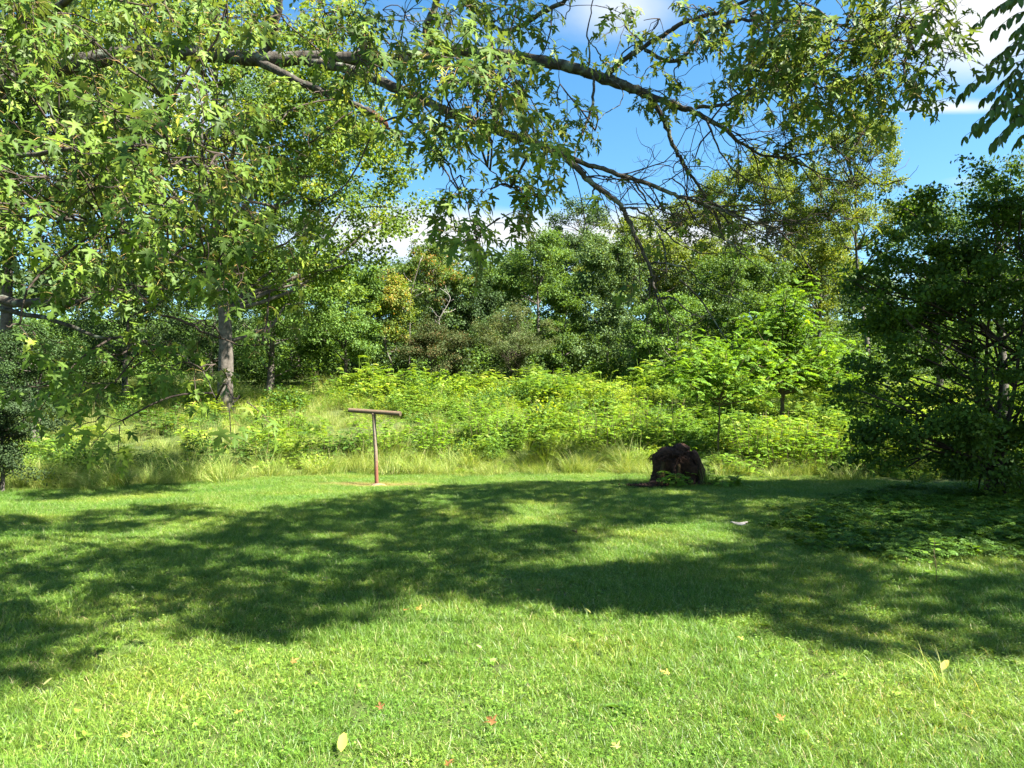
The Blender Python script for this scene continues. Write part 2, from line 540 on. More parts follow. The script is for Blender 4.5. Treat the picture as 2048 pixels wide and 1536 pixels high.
def scatter(name, pts, rotz, scl, idx, protos, label, cat, tilt=0.06):
    n = len(pts)
    me = bpy.data.meshes.new(name)
    me.vertices.add(n)
    me.vertices.foreach_set('co', np.asarray(pts, np.float32).ravel())
    a = me.attributes.new('rot', 'FLOAT_VECTOR', 'POINT')
    e = np.column_stack([rng.normal(0, tilt, n), rng.normal(0, tilt, n), rotz])
    a.data.foreach_set('vector', e.astype(np.float32).ravel())
    a = me.attributes.new('scl', 'FLOAT_VECTOR', 'POINT')
    s = np.asarray(scl, float)
    s = np.column_stack([s, s, s]) if s.ndim == 1 else s
    a.data.foreach_set('vector', s.astype(np.float32).ravel())
    a = me.attributes.new('idx', 'INT', 'POINT')
    a.data.foreach_set('value', np.asarray(idx, np.int32))
    o = bpy.data.objects.new(name, me)
    COL.objects.link(o)
    ng = bpy.data.node_groups.new(name, 'GeometryNodeTree')
    ng.interface.new_socket('Geometry', in_out='INPUT', socket_type='NodeSocketGeometry')
    ng.interface.new_socket('Geometry', in_out='OUTPUT', socket_type='NodeSocketGeometry')
    gi = ng.nodes.new('NodeGroupInput'); go = ng.nodes.new('NodeGroupOutput')
    jn = ng.nodes.new('GeometryNodeJoinGeometry')

    def attr(nm, ty):
        k = ng.nodes.new('GeometryNodeInputNamedAttribute')
        k.data_type = ty
        k.inputs['Name'].default_value = nm
        return k.outputs['Attribute']
    ra, sa, ia = attr('rot', 'FLOAT_VECTOR'), attr('scl', 'FLOAT_VECTOR'), attr('idx', 'INT')
    for k, pr in enumerate(protos):
        oi = ng.nodes.new('GeometryNodeObjectInfo')
        oi.inputs['Object'].default_value = pr
        cp = ng.nodes.new('FunctionNodeCompare'); cp.data_type = 'INT'; cp.operation = 'EQUAL'
        ng.links.new(ia, cp.inputs[2]); cp.inputs[3].default_value = k
        ip = ng.nodes.new('GeometryNodeInstanceOnPoints')
        ng.links.new(gi.outputs[0], ip.inputs['Points'])
        ng.links.new(cp.outputs[0], ip.inputs['Selection'])
        ng.links.new(oi.outputs['Geometry'], ip.inputs['Instance'])
        ng.links.new(ra, ip.inputs['Rotation'])
        ng.links.new(sa, ip.inputs['Scale'])
        ng.links.new(ip.outputs[0], jn.inputs[0])
    ng.links.new(jn.outputs[0], go.inputs[0])
    md = o.modifiers.new('scatter', 'NODES')
    md.node_group = ng
    return tag(o, label, cat, kind='stuff')


def blades(mb, p, h, wd, lean, az, r, seg=2, bend=0.5):
    """Grass blades: tapering bent ribbons."""
    n = len(p)
    side = np.column_stack([-np.sin(az), np.cos(az), np.zeros(n)])
    fwd = np.column_stack([np.cos(az), np.sin(az), np.zeros(n)])
    # ribbons face a random way, not only along the lean
    fa = az + rng.uniform(-1.2, 1.2, n)
    side = np.column_stack([-np.sin(fa), np.cos(fa), np.zeros(n)])
    rows = []
    for k in range(seg + 1):
        t = k / seg
        out = lean * t * (1 - bend) + lean * bend * t * t
        up = np.sqrt(np.maximum(t * t - 0.55 * np.minimum(out / np.maximum(lean, 1e-4), 1) ** 2 * np.minimum(lean, 1.2) ** 2, 0.05 * t * t))
        c = p + fwd * (out * h)[:, None] + np.array([0, 0, 1.0]) * (up * h)[:, None]
        rows.append((c, wd * (1 - t) ** 0.7 if k < seg else None))
    vs = []
    for c, wk in rows[:-1]:
        vs += [c - side * wk[:, None] * .5, c + side * wk[:, None] * .5]
    vs.append(rows[-1][0])
    V = np.stack(vs, 1)
    k = V.shape[1]
    T = []
    for s in range(seg - 1):
        a = 2 * s
        T += [[a, a + 1, a + 3], [a, a + 3, a + 2]]
    T.append([2 * seg - 2, 2 * seg - 1, 2 * seg])
    T = np.array(T)
    t = (T[None] + (np.arange(n) * k)[:, None, None]).reshape(-1, 3)
    mb.add(V.reshape(-1, 3), t=t, r=np.repeat(r, k))


def lawn_patch(nb, nc, size=0.25, hmul=1.0):
    mb = MB()
    p = np.column_stack([rng.uniform(-size / 2, size / 2, (nb, 2)), np.zeros(nb)])
    h = rng.gamma(5, 0.0085, nb) * hmul
    r = rng.uniform(0, .93, nb)
    straw = rng.random(nb) < 0.045
    r[straw] = rng.uniform(.95, 1, straw.sum())
    blades(mb, p, h, rng.uniform(.0026, .0046, nb), rng.uniform(.45, 1.5, nb), rng.uniform(0, 6.28, nb), r)
    # clover and ground-ivy leaves
    c = np.column_stack([rng.uniform(-size / 2, size / 2, (nc, 2)), rng.uniform(.015, .055, nc)])
    a = np.arange(6) * math.pi / 3
    disc = np.column_stack([np.cos(a) * .5, np.sin(a) * .5 + .5, .08 * np.cos(2 * a)])
    T = np.array([[0, 1, 2], [0, 2, 3], [0, 3, 4], [0, 4, 5]])
    az = rng.uniform(0, 6.28, nc)
    for k in range(3):
        d = np.column_stack([np.cos(az + k * 2.09), np.sin(az + k * 2.09), rng.normal(0, .2, nc)])
        nn = np.column_stack([rng.normal(0, .3, nc), rng.normal(0, .3, nc), np.ones(nc)])
        put_leaves(mb, (disc, T), c, frames(d, nn), rng.uniform(.007, .015, nc), rng.uniform(.15, .92, nc))
    return mb


lawn_protos = [proto('lawn_patch', lawn_patch(600, 9 if k < 4 else 26, hmul=(1.0, 1.15, .9, 1.3, 1.0, .85)[k]), M['lawn']) for k in range(6)]
step = 0.205
gx, gy = np.meshgrid(np.arange(-19, 19, step), np.arange(2.3, 23, step))
gx = gx.ravel() + rng.uniform(-.045, .045, gx.size); gy = gy.ravel() + rng.uniform(-.045, .045, gy.size)
k = (np.abs(gx) < 0.74 * gy + 1.6) & (gy < lawn_edge(gx) + 0.3)
gx, gy = gx[k], gy[k]
# taller, coarser in patches
hz = 0.5 + 0.5 * np.sin(1.7 * gx + 0.6 * gy) * np.cos(0.9 * gy - 0.5 * gx)
clov = (np.sin(0.8 * gx - 1.1) * np.sin(1.3 * gy + .4 * gx) > 0.1) & (rng.random(gx.size) < .75)
idx = np.where(clov, 4 + rng.integers(0, 2, gx.size), rng.integers(0, 4, gx.size))
worn = np.exp(-(((gx + 3.35) / 1.2) ** 2 + ((gy - 17.8) / .5) ** 2))
s = (0.85 + 0.35 * hz + rng.uniform(-.1, .1, gx.size)) * (1 - .5 * worn)
scatter('lawn_grass', np.column_stack([gx, gy, ground_z(gx, gy)]), rng.uniform(0, 6.28, gx.size), np.column_stack([np.full(gx.size, 1.0), np.full(gx.size, 1.0), s]),
        idx, lawn_protos, 'short mown grass with clover covering the lawn', 'grass')


# broad-leaved weeds pressed into the turf
ros = []
for k in range(4):
    m_ = MB(); nl_ = (7, 9, 6, 12)[k]
    a = np.arange(nl_) * 6.283 / nl_ + rng.normal(0, .2, nl_)
    d = np.column_stack([np.cos(a), np.sin(a), rng.uniform(.15, .6, nl_)])
    put_leaves(m_, BROAD, np.column_stack([np.cos(a) * .008, np.sin(a) * .008, np.full(nl_, .02)]), frames(d, np.array([0, 0, 1.0]) + rng.normal(0, .2, (nl_, 3))), rng.uniform(.04, .085, nl_), rng.uniform(.1, .9, nl_))
    ros.append(proto('rosette', m_, M['lawn']))
n = 1500
wx = rng.uniform(-9, 9, n); wy = 2.6 + 13 * rng.random(n) ** 1.3
k = (np.abs(wx) < .74 * wy + .8) & (np.sin(1.1 * wx + .7) * np.cos(.9 * wy + .4 * wx) > rng.uniform(-1, .5, n))
wx, wy = wx[k], wy[k]
scatter('lawn_weeds', np.column_stack([wx, wy, ground_z(wx, wy) + .012]), rng.uniform(0, 6.28, len(wx)), rng.uniform(.22, .6, len(wx)), rng.integers(0, 4, len(wx)), ros,
        'broad-leaved weeds growing flat among the lawn grass', 'weeds', tilt=.15)


# ------------------------------------------------------------------ meadow: weeds, saplings and tall grass beyond the lawn
def frond(mb, base, d, n, length, nl, size, rr, droop=0.35, tmpl=DIAMOND):
    """Compound leaves: each row of base/d/n/length one leaf with nl pairs of leaflets along a drooping rib."""
    m = len(base)
    t = np.linspace(0.18, 1.0, nl)
    y = nrm(d); z = nrm(n - (n * y).sum(-1, keepdims=True) * y); x = np.cross(y, z)
    down = np.array([0, 0, -1.0])
    pts = base[:, None] + y[:, None] * (t[None, :, None] * length[:, None, None]) + down * (droop * length[:, None, None] * (t ** 2)[None, :, None])
    tg = nrm(y[:, None] + down * (2 * droop * t)[None, :, None])
    zz = nrm(z[:, None] - (z[:, None] * tg).sum(-1, keepdims=True) * tg)
    xx = np.cross(tg, zz)
    taper = (0.75 + 0.5 * np.sin(math.pi * t * .9))
    for s in (-1, 1):
        dd = nrm(s * xx * 0.95 + tg * 0.35 + rng.normal(0, .12, xx.shape) + down * .12)
        nn = zz + rng.normal(0, .25, zz.shape)
        R = frames(dd.reshape(-1, 3), nn.reshape(-1, 3))
        sz = (size * taper[None] * rng.uniform(.85, 1.15, (m, nl))).ravel()
        put_leaves(mb, tmpl, pts.reshape(-1, 3), R, sz, np.repeat(rr, nl))
    # end leaflet
    put_leaves(mb, tmpl, pts[:, -1], frames(tg[:, -1], zz[:, -1]), np.full(m, size * .95), rr)
    # the rib itself
    wv = 0.004 + 0.0 * length
    e = pts[:, -1]; mid = pts[:, nl // 2]
    V = np.stack([base - x * .003, base + x * .003, mid - x * .0025, mid + x * .0025, e], 1)
    T = np.array([[0, 1, 3], [0, 3, 2], [2, 3, 4]])
    mb.add(V.reshape(-1, 3), t=(T[None] + (np.arange(m) * 5)[:, None, None]).reshape(-1, 3), r=np.repeat(rr, 5))


def frond_clump(nstem, nfr, height, spread, flen, nl, size):
    """Several upright stems carrying compound leaves."""
    lb, sb = MB(), MB()
    for _ in range(nstem):
        a = rng.uniform(0, 6.28); rad = spread * math.sqrt(rng.random())
        b = np.array([math.cos(a) * rad, math.sin(a) * rad, 0])
        h = height * rng.uniform(.55, 1.1)
        tip = b + np.array([rng.normal(0, .12) * h + b[0] * .3, rng.normal(0, .12) * h + b[1] * .3, h])
        path = spline([b, (b + tip) / 2 + rng.normal(0, .03, 3) * h, tip], 5)
        sb.add(*tube(path, np.linspace(.007, .003, 5) * (0.7 + height * .5), 4))
        t = rng.uniform(.25, 1, nfr)
        base = np.stack([np.interp(t, np.linspace(0, 1, 5), path[:, j]) for j in range(3)], -1)
        az = rng.uniform(0, 6.28, nfr)
        up = rng.uniform(.05, .75, nfr) + (t - .5) * .6
        d = np.column_stack([np.cos(az), np.sin(az), up])
        n = np.column_stack([-np.cos(az) * up, -np.sin(az) * up, np.ones(nfr)]) + rng.normal(0, .2, (nfr, 3))
        frond(lb, base, d, n, flen * rng.uniform(.6, 1.15, nfr), nl, size, rng.uniform(0, 1, nfr) ** 1.2)
    return lb, sb


def leafy_clump(n, rad, height, size, tmpl=DIAMOND):
    """Low herbage: simple leaves in a loose mound."""
    mb = MB()
    u = rng.random(n)
    a = rng.uniform(0, 6.28, n); r = rad * np.sqrt(rng.random(n))
    zmax = height * (1 - .55 * (r / rad) ** 2)
    p = np.column_stack([np.cos(a) * r, np.sin(a) * r, zmax * u ** .6 * rng.uniform(.7, 1.15, n)])
    d = np.column_stack([np.cos(a), np.sin(a), np.full(n, .25)]) + rng.normal(0, .6, (n, 3))
    nn = np.array([0, 0, 1.0]) + rng.normal(0, .5, (n, 3))
    put_leaves(mb, tmpl, p, frames(d, nn), size * rng.uniform(.6, 1.3, n), rng.random(n) ** 1.1)
    return mb


def tussock(n, height, spread, lean=(.3, 1.0), straw=.25, wd=(.005, .010)):
    mb = MB()
    a = rng.uniform(0, 6.28, n); r = spread * np.sqrt(rng.random(n))
    p = np.column_stack([np.cos(a) * r, np.sin(a) * r, np.zeros(n)])
    az = a + rng.normal(0, .8, n)
    rr = rng.uniform(0, .75, n)
    st = rng.random(n) < straw
    rr[st] = rng.uniform(.8, 1, st.sum())
    blades(mb, p, height * rng.uniform(.5, 1.15, n), rng.uniform(*wd, n), rng.uniform(*lean, n), az, rr, seg=4, bend=.85)
    return mb


def merge(mbs):
    out = MB()
    for m_ in mbs:
        off = out.n
        out.v += m_.v; out.r += m_.r
        out.t += [t + off for t in m_.t]; out.q += [q + off for q in m_.q]
        out.n += m_.n
    return out


weed_protos = []
for k in range(4):
    lb, sb = frond_clump(10, 11, (.75, .95, .6, .85)[k], .42, .27, 10, .042)
    weed_protos.append(proto('weed_clump', merge([lb, sb]), M['weed']))
for k in range(3):
    weed_protos.append(proto('herb_clump', leafy_clump(620, .5, (.55, .7, .45)[k], .062), M['weed']))
for k in range(3):
    weed_protos.append(proto('grass_clump', tussock(150, (.6, .75, .5)[k], .35, straw=.3), M['tallgrass']))

weed_protos.append(proto('dark_clump', leafy_clump(520, .42, .75, .06), M['bushdark']))
weed_protos.append(proto('dry_stalks', tussock(46, .8, .22, (.05, .6), 1.0, (.004, .008)), M['tallgrass']))
weed_protos.append(proto('gold_clump', leafy_clump(380, .30, .85, .055), M['goldenrod']))
# meadow weeds over the slope
n = 8400
mx_ = rng.uniform(-34, 30, n); my_ = 16.0 + 25 * rng.random(n)
k = (my_ > lawn_edge(mx_) + 0.25) & (np.abs(mx_) < .78 * my_ + 3)
mx_, my_ = mx_[k], my_[k]
n = len(mx_)
pz = np.sin(.45 * mx_ + 1.0) * np.cos(.5 * my_ + .3 * mx_) + .4 * np.sin(1.3 * mx_ - .7 * my_)
ug = rng.random(n)
# grassier to the left, leafier in the middle and to the right
gr = np.clip(.50 - .050 * (mx_ + 3) - .40 * pz, .10, .9)
edge = np.exp(-((my_ - lawn_edge(mx_) - 1.2) / 1.0) ** 2)
gr = np.maximum(gr, .75 * edge * (mx_ < 5.5))
wi = np.where(ug < gr, 7 + rng.integers(0, 3, n), np.where(ug < gr + (1 - gr) * .62, rng.integers(0, 4, n), 4 + rng.integers(0, 3, n)))
sp_r = rng.random(n)
dk = np.sin(.9 * mx_ + 2.0) * np.sin(.8 * my_ - .6 * mx_)
wi = np.where(sp_r < np.clip(.10 + .25 * dk, 0, .35), 10, wi)
wi = np.where((sp_r > .90) & (sp_r < .955), 11, wi)
wi = np.where(sp_r > .972, 12, wi)
sc_ = rng.gamma(7, .095, n) * (1 + .42 * pz) * (.62 + .38 * smoothstep(0, 5, my_ - lawn_edge(mx_))) * (1 - .25 * edge) * (1 + .25 * smoothstep(26, 36, my_))
scatter('meadow_weeds', np.column_stack([mx_, my_, ground_z(mx_, my_) - .02]), rng.uniform(0, 6.28, n), sc_, wi, weed_protos,
        'sunlit tangle of weeds and seedlings covering the rising meadow', 'weeds', tilt=.08)

# arching tall grass along the lawn edge
tg_protos = [proto('edge_tussock', tussock(170, h, .28, (.5, 1.25), st, (.005, .011)), M['tallgrass']) for h, st in ((.75, .18), (.6, .32), (.9, .22), (.5, .14))]
n = 560
ex = rng.uniform(-15, 9, n)
ey = lawn_edge(ex) + rng.gamma(1.7, .85, n) - .4
k = (rng.random(n) < .45 + .55 * np.sin(1.1 * ex + .5) ** 2) & ~((ex > 3.0) & (ex < 6.4) & (ey < 20.6)) & ((ex < 5.2) | (rng.random(n) < .35))
ex, ey = ex[k], ey[k]
n = len(ex)
scatter('meadow_edge_grass', np.column_stack([ex, ey, ground_z(ex, ey) - .01]), rng.uniform(0, 6.28, n), rng.gamma(7, .09, n), rng.integers(0, 4, n), tg_protos,
        'long arching grass with pale straw along the lawn edge', 'grass', tilt=.28)

# low leafy ground cover in the shade under the dark tree
iv = []
for k in range(3):
    m_ = MB()
    nf = 60
    a = rng.uniform(0, 6.28, nf); r = .34 * np.sqrt(rng.random(nf))
    b = np.column_stack([np.cos(a) * r, np.sin(a) * r, rng.uniform(.03, .15, nf)])
    d = np.column_stack([np.cos(a * 1.7), np.sin(a * 1.7), rng.uniform(-.1, .3, nf)])
    frond(m_, b, d, np.array([0, 0, 1.0]) + rng.normal(0, .2, (nf, 3)), rng.uniform(.09, .17, nf), 5, .036, rng.random(nf), .25)
    iv.append(proto('cover_clump', m_, M['ivy']))
n = 1000
px_ = rng.uniform(1500, 2300, n); py_ = rng.uniform(975, 1115, n)
g = np.array([P(a, b, (CAMZ * FPX) / (b - 837)) for a, b in zip(px_, py_)])
e_ = ((px_ - 1960) / 330) ** 2 + ((py_ - 1040) / 62) ** 2 + rng.normal(0, .6, n)
g = g[e_ < .85]
scatter('shade_ground_cover', np.column_stack([g[:, 0], g[:, 1], ground_z(g[:, 0], g[:, 1])]), rng.uniform(0, 6.28, len(g)), rng.uniform(.45, 1.1, len(g)),
        rng.integers(0, 3, len(g)), iv, 'low ferny ground cover in the shade beneath the dark tree', 'ground cover')


# ------------------------------------------------------------------ trees
def crown_leaves(mb, lobes, n_clumps, per, size, clump_r, tmpl=DIAMOND, flat=.6, shell=.55, up=.6, spike=.0):
    """Leaves in clumps spread through ellipsoid lobes (cx, cy, cz, rx, ry, rz, weight). Returns the clump centres."""
    lobes = np.asarray(lobes, float)
    wgt = lobes[:, 6] / lobes[:, 6].sum()
    li = rng.choice(len(lobes), n_clumps, p=wgt)
    u = nrm(rng.normal(size=(n_clumps, 3)) + np.array([0, 0, .18]))
    rr = shell + (1.06 - shell) * rng.random(n_clumps) ** .7
    inner = rng.random(n_clumps) < .16
    rr[inner] = rng.uniform(.1, shell, inner.sum())
    bump = 1 + .16 * np.sin(3.1 * u[:, 0] * 2 + li) * np.cos(2.7 * u[:, 2] * 2 + 1.3 * li)
    c = lobes[li, :3] + u * lobes[li, 3:6] * (rr * bump)[:, None]
    cr = clump_r * rng.uniform(.55, 1.45, n_clumps)
    k = rng.poisson(per * (cr / clump_r) ** 1.6) + 3
    ci = np.repeat(np.arange(n_clumps), k)
    n = len(ci)
    g = rng.normal(size=(n, 3)) * .50
    g *= np.minimum(1, .95 / np.maximum(np.linalg.norm(g, axis=1), 1e-6))[:, None]
    g[:, 2] *= flat
    axis = nrm(u + np.array([0, 0, .15]) + rng.normal(0, .4, u.shape))
    el = rng.random(n_clumps) < .35
    stretch = np.where(el, 1.0 + spike, .3)
    g = g + axis[ci] * (rng.uniform(-.6, 1, n) * stretch[ci])[:, None]
    p = c[ci] + g * cr[ci][:, None]
    out = nrm(p - lobes[li[ci], :3])
    nn = nrm(np.array([0, 0, up]) + out * .55 + rng.normal(0, .45, (n, 3)))
    dd = nrm(rng.normal(size=(n, 3)) + out * .5 + np.array([0, 0, -.25]))
    tone = rng.normal(0, .16, n_clumps)
    r = np.clip(rng.random(n) * .82 + tone[ci] + .04, 0, .94)
    odd = rng.random(n) < .02
    r[odd] = rng.uniform(.95, 1, odd.sum())
    put_leaves(mb, tmpl, p, frames(dd, nn), size * rng.uniform(.6, 1.35, n), r)
    return c, cr


def limb_to(mb, a, b, r0, r1, sag=.0, n=7, sides=5, wob=.06):
    a = np.asarray(a, float); b = np.asarray(b, float)
    d = np.linalg.norm(b - a)
    mid1 = a + (b - a) * .35 + np.array([0, 0, sag * d]) + rng.normal(0, wob * d, 3)
    mid2 = a + (b - a) * .7 + np.array([0, 0, sag * d * .6]) + rng.normal(0, wob * d, 3)
    path = spline([a, mid1, mid2, b], n)
    mb.add(*tube(path, np.linspace(r0, r1, n), sides))
    return path


def make_tree(name, label, cat, x, y, H, lobes, mat, n_clumps, per, size, clump_r=.6, trunk_r=.14, trunk_top=None, n_limbs=26, bark='treebark', group=None,
              tmpl=DIAMOND, fork=None, stems=1, limb_r=.05, **kw):
    """A tree standing at (x, y): trunk, branches and a crown of leaf clumps; lobes are given relative to the base."""
    z = float(ground_z(x, y)) - .05
    root = empty(name, (x, y, z), label, cat, group)
    cb = MB()
    c, cr = crown_leaves(cb, lobes, n_clumps, per, size, clump_r, tmpl=tmpl, **kw)
    tops = []
    tt = trunk_top if trunk_top else H * .82
    bb = MB()
    for s_ in range(stems):
        tb = MB()
        a = s_ * 2.4 + .5
        sp = .0 if stems == 1 else .16 * H * rng.uniform(.5, 1.1)
        base = np.array([0, 0, 0.]) if stems == 1 else np.array([math.cos(a), math.sin(a), 0]) * .12
        top = np.array([math.cos(a) * sp + rng.normal(0, .03 * H), math.sin(a) * sp * .6 + rng.normal(0, .03 * H), tt * (1 if s_ == 0 else rng.uniform(.75, .95))])
        path = spline([base - np.array([0, 0, .1]), base * .9 + top * .12 + np.array([0, 0, .08 * H]), top * .5 + rng.normal(0, .02 * H, 3), top], 12)
        rad = trunk_r * (1 - .85 * np.linspace(0, 1, 12) ** 1.1) * (1 + .5 * np.exp(-np.linspace(0, 1, 12) * 25)) / (1 if stems == 1 else stems ** .4)
        tb.add(*tube(path, rad, 9, .05))
        tb.build('trunk', M[bark], root, smooth=True)
        tops.append((path, rad))
    pick = rng.choice(len(c), min(n_limbs, len(c)), replace=False)
    for i in pick:
        path, rad = tops[rng.integers(0, len(tops))]
        b = c[i]
        hz_ = np.linalg.norm(b[:2] - path[:, :2], axis=1)
        want = b[2] - .55 * hz_
        j = int(np.clip(np.argmin(np.abs(path[:, 2] - want)), 2, 10))
        limb_to(bb, path[j], b, min(limb_r, rad[j] * .75), .012, sag=.04, n=7, sides=5)
    bb.build('branches', M[bark], root)['kind'] = 'stuff'
    cb.build('crown', mat, root)['kind'] = 'stuff'
    return root


STAT = []


def px_tree(name, label, cat, px, top, Y, hw, mat, low=None, dens=1.0, size=None, sparse=False, lobes_px=None, depth=1.0, clump=None, per=70, nmax=110000, **kw):
    """A tree described by where the photograph shows it: column px, top row, distance Y, half width hw and lowest crown row."""
    x = (px - 1024) / FPX * Y
    gz = float(ground_z(x, Y))
    ztop = P(px, top, Y)[2] - gz
    W = hw / FPX * Y
    zlow = (P(px, low, Y)[2] - gz) if low else .18 * ztop
    zlow = max(zlow, .0)
    size = size or max(.10, .0030 * Y)
    lobes = []
    if lobes_px:
        for (qx, qy, rx, ry) in lobes_px:
            c = P(qx, qy, Y)
            k = Y / FPX
            lobes.append((c[0] - x, rng.normal(0, .15) * W, c[2] - gz, rx * k, rx * k * depth, ry * k, rx * ry))
    else:
        hh = ztop - zlow
        lobes.append((0, 0, zlow + hh * .45, W * .66, W * .66 * depth, hh * .44, 1.5))
        for _ in range(10):
            a = rng.uniform(0, 6.28); zf = rng.uniform(.12, .88)
            f = rng.uniform(.45, .85) * (1.05 - .75 * max(0, zf - .45))
            q_ = W * rng.uniform(.20, .42)
            lobes.append((math.cos(a) * W * f, math.sin(a) * W * f * depth, zlow + hh * zf, q_ * rng.uniform(.9, 1.5), q_, hh * rng.uniform(.07, .16), .22))
        for _ in range(3):
            lobes.append((rng.normal(0, .25) * W, rng.normal(0, .2) * W, zlow + hh * rng.uniform(.80, .93), W * rng.uniform(.18, .32), W * .3, hh * rng.uniform(.07, .12), .16))
    area = (sum(l[3] * l[5] for l in lobes) * 2.0) if lobes_px else 2.9 * W * .8 * (ztop - zlow) * .5
    clump = clump or max(.32, min(.9, W * .16))
    total = min(nmax, 4.2 * dens * area / (.17 * size * size))
    n_clumps = int(max(40, min(1.9 * area / (clump * clump) * dens, 700)))
    per = max(8, int(total / n_clumps))
    STAT.append((name, int(total), int(4.2 * dens * area / (.17 * size * size))))
    return make_tree(name, label, cat, x, Y, ztop, lobes, mat, n_clumps, per, size, clump_r=clump, trunk_top=ztop * .86, **kw)


EDGE = 'trees along the far edge of the meadow'
# left: tall trees behind the overhanging maple
px_tree('tall_tree', 'tall yellow-green tree behind the maple, its lower right bough reaching to the sky gap', 'tree', 450, -180, 31, 390, M['bigleft'], low=600,
        lobes_px=[(430, 120, 330, 300), (560, 330, 250, 170), (700, 430, 165, 95), (690, 280, 130, 110), (250, 380, 260, 190), (120, 150, 260, 260), (500, 510, 180, 80), (610, 130, 170, 170), (640, 560, 150, 80)],
        dens=.85, size=.17, clump=.62, trunk_r=.34, n_limbs=60, limb_r=.10, nmax=80000)
px_tree('tall_tree', 'tall dark green tree at the left edge behind the hanging maple leaves', 'tree', 10, -150, 36, 300, M['leftdark'], low=560, dens=.8, clump=.8, size=.2, trunk_r=.35, nmax=52000)
px_tree('understory_tree', 'dark low tree under the tall yellow-green tree, left of its trunk', 'tree', 250, 470, 38, 190, M['dark'], low=760, dens=.75, clump=.55, trunk_r=.16, nmax=30000)  # dark leaf colour stands in for the shade under the tall tree
px_tree('understory_tree', 'shaded leafy tree at the meadow edge beside a dark trunk', 'tree', 540, 470, 40, 150, M['understory'], low=735, dens=.7, clump=.5, trunk_r=.22, nmax=30000)
px_tree('understory_tree', 'bright leafed small tree between dark thicket and orange leafed tree', 'tree', 690, 520, 41, 95, M['understory'], low=735, dens=.8, clump=.42, trunk_r=.12, nmax=30000)
px_tree('tall_tree', 'tall tree with a thick dark trunk behind the shaded thicket', 'tree', 590, 160, 46, 220, M['mid'], low=520, dens=.6, clump=.8, trunk_r=.38, nmax=30000)
px_tree('yellowing_tree', 'small tree with yellow and orange turning leaves right of the maple', 'tree', 785, 560, 42, 45, M['yellow'], low=690, dens=.8, clump=.42, trunk_r=.09, nmax=21000)
px_tree('red_fruited_tree', 'tree with orange red seed clusters rising over the cedar bush', 'tree', 858, 482, 46, 92, M['reddish'], low=640, dens=.75, clump=.45, trunk_r=.13, nmax=30000)
px_tree('cedar_bush', 'dull red-brown cedar bush below the orange leafed tree', 'bush', 862, 640, 41, 72, M['cedar'], low=748, dens=1.1, clump=.34, size=.075, trunk_r=.07, n_limbs=50, nmax=30000, spike=.8)
px_tree('dark_evergreen', 'nearly black evergreen in the centre of the tree line', 'tree', 938, 545, 47, 62, M['dark'], low=705, dens=1.0, clump=.42, trunk_r=.12, nmax=25200)
px_tree('spreading_shrub', 'grey-brown spreading shrub with fan of bare stems, centre of tree line', 'shrub', 1030, 612, 41, 92, M['greybush'], low=735, dens=.62, clump=.34, size=.07, trunk_r=.06, stems=6, n_limbs=110, bark='twig', nmax=25200, spike=1.0)
px_tree('round_tree', 'broad rounded mid green tree behind the grey-brown shrub', 'tree', 1075, 474, 53, 112, M['mid'], low=640, dens=.85, clump=.55, trunk_r=.2, nmax=30000)
px_tree('slender_tree', 'narrow pale silvery tree right of the grey-brown shrub', 'tree', 1212, 470, 45, 84, M['silver'], low=742, dens=.95, clump=.42, trunk_r=.15, nmax=30000)
px_tree('small_tree', 'small mid green tree squeezed between spreading shrub and silvery tree', 'tree', 1122, 570, 44, 58, M['mid'], low=742, dens=.9, clump=.38, trunk_r=.1, nmax=21000)
px_tree('olive_tree', 'bushy olive green tree left of the bare maple twigs', 'tree', 1295, 405, 59, 100, M['olive'], low=600, dens=.75, clump=.55, trunk_r=.2, nmax=30000)
px_tree('distant_oak', 'lone umbrella-crowned tree standing against the sky on the hill', 'tree', 1160, 384, 92, 60, M['far'], low=470,
        lobes_px=[(1165, 412, 46, 24), (1130, 440, 34, 20), (1190, 442, 26, 22), (1108, 462, 18, 14), (1160, 500, 80, 24)], dens=.5, clump=.75, trunk_r=.3, n_limbs=60, limb_r=.1, nmax=18900)
px_tree('wooded_slope_tree', 'dark tree at the foot of the lone hill tree', 'tree', 1165, 462, 85, 80, M['far'], low=600, dens=.8, clump=.8, nmax=18900)
px_tree('olive_tree', 'olive tree behind the lower maple twigs, left of the open-crowned tree', 'tree', 1415, 372, 61, 100, M['olive'], low=600, dens=.6, clump=.6, nmax=29400)
px_tree('open_tree', 'open-crowned tree with a thin upright trunk, sky showing through it', 'tree', 1528, 300, 48, 125, M['olive'], low=560, dens=.48, clump=.42, trunk_r=.17, n_limbs=60, nmax=29400)
px_tree('open_tree', 'tallest open-crowned tree on the right, its top clear against the sky', 'tree', 1738, 228, 46, 125, M['olive'], low=520, dens=.48, clump=.42, trunk_r=.19, n_limbs=60, nmax=29400)
px_tree('olive_tree', 'yellow-green tree between the two open-crowned trees', 'tree', 1640, 330, 54, 105, M['olive'], low=640, dens=.7, clump=.55, nmax=30000)
px_tree('olive_tree', 'rounded green tree low behind the bright locust thicket', 'tree', 1480, 500, 44, 120, M['mid'], low=720, dens=.75, clump=.5, nmax=30000)
px_tree('back_tree', 'tall green tree at the right edge rising behind the dark tree', 'tree', 2010, 285, 30, 130, M['leftdark'], low=700, dens=.6, clump=.5, trunk_r=.2, nmax=17000)
px_tree('back_tree', 'sunlit green tree behind the top of the dark shaded tree', 'tree', 1880, 395, 34, 130, M['mid'], low=760, dens=.7, clump=.5, trunk_r=.18, nmax=17000)
px_tree('edge_shrub', 'leafy shrub at the meadow edge under the bare maple twigs', 'shrub', 1345, 590, 39, 80, M['understory'], low=770, dens=.85, clump=.4, nmax=29400)
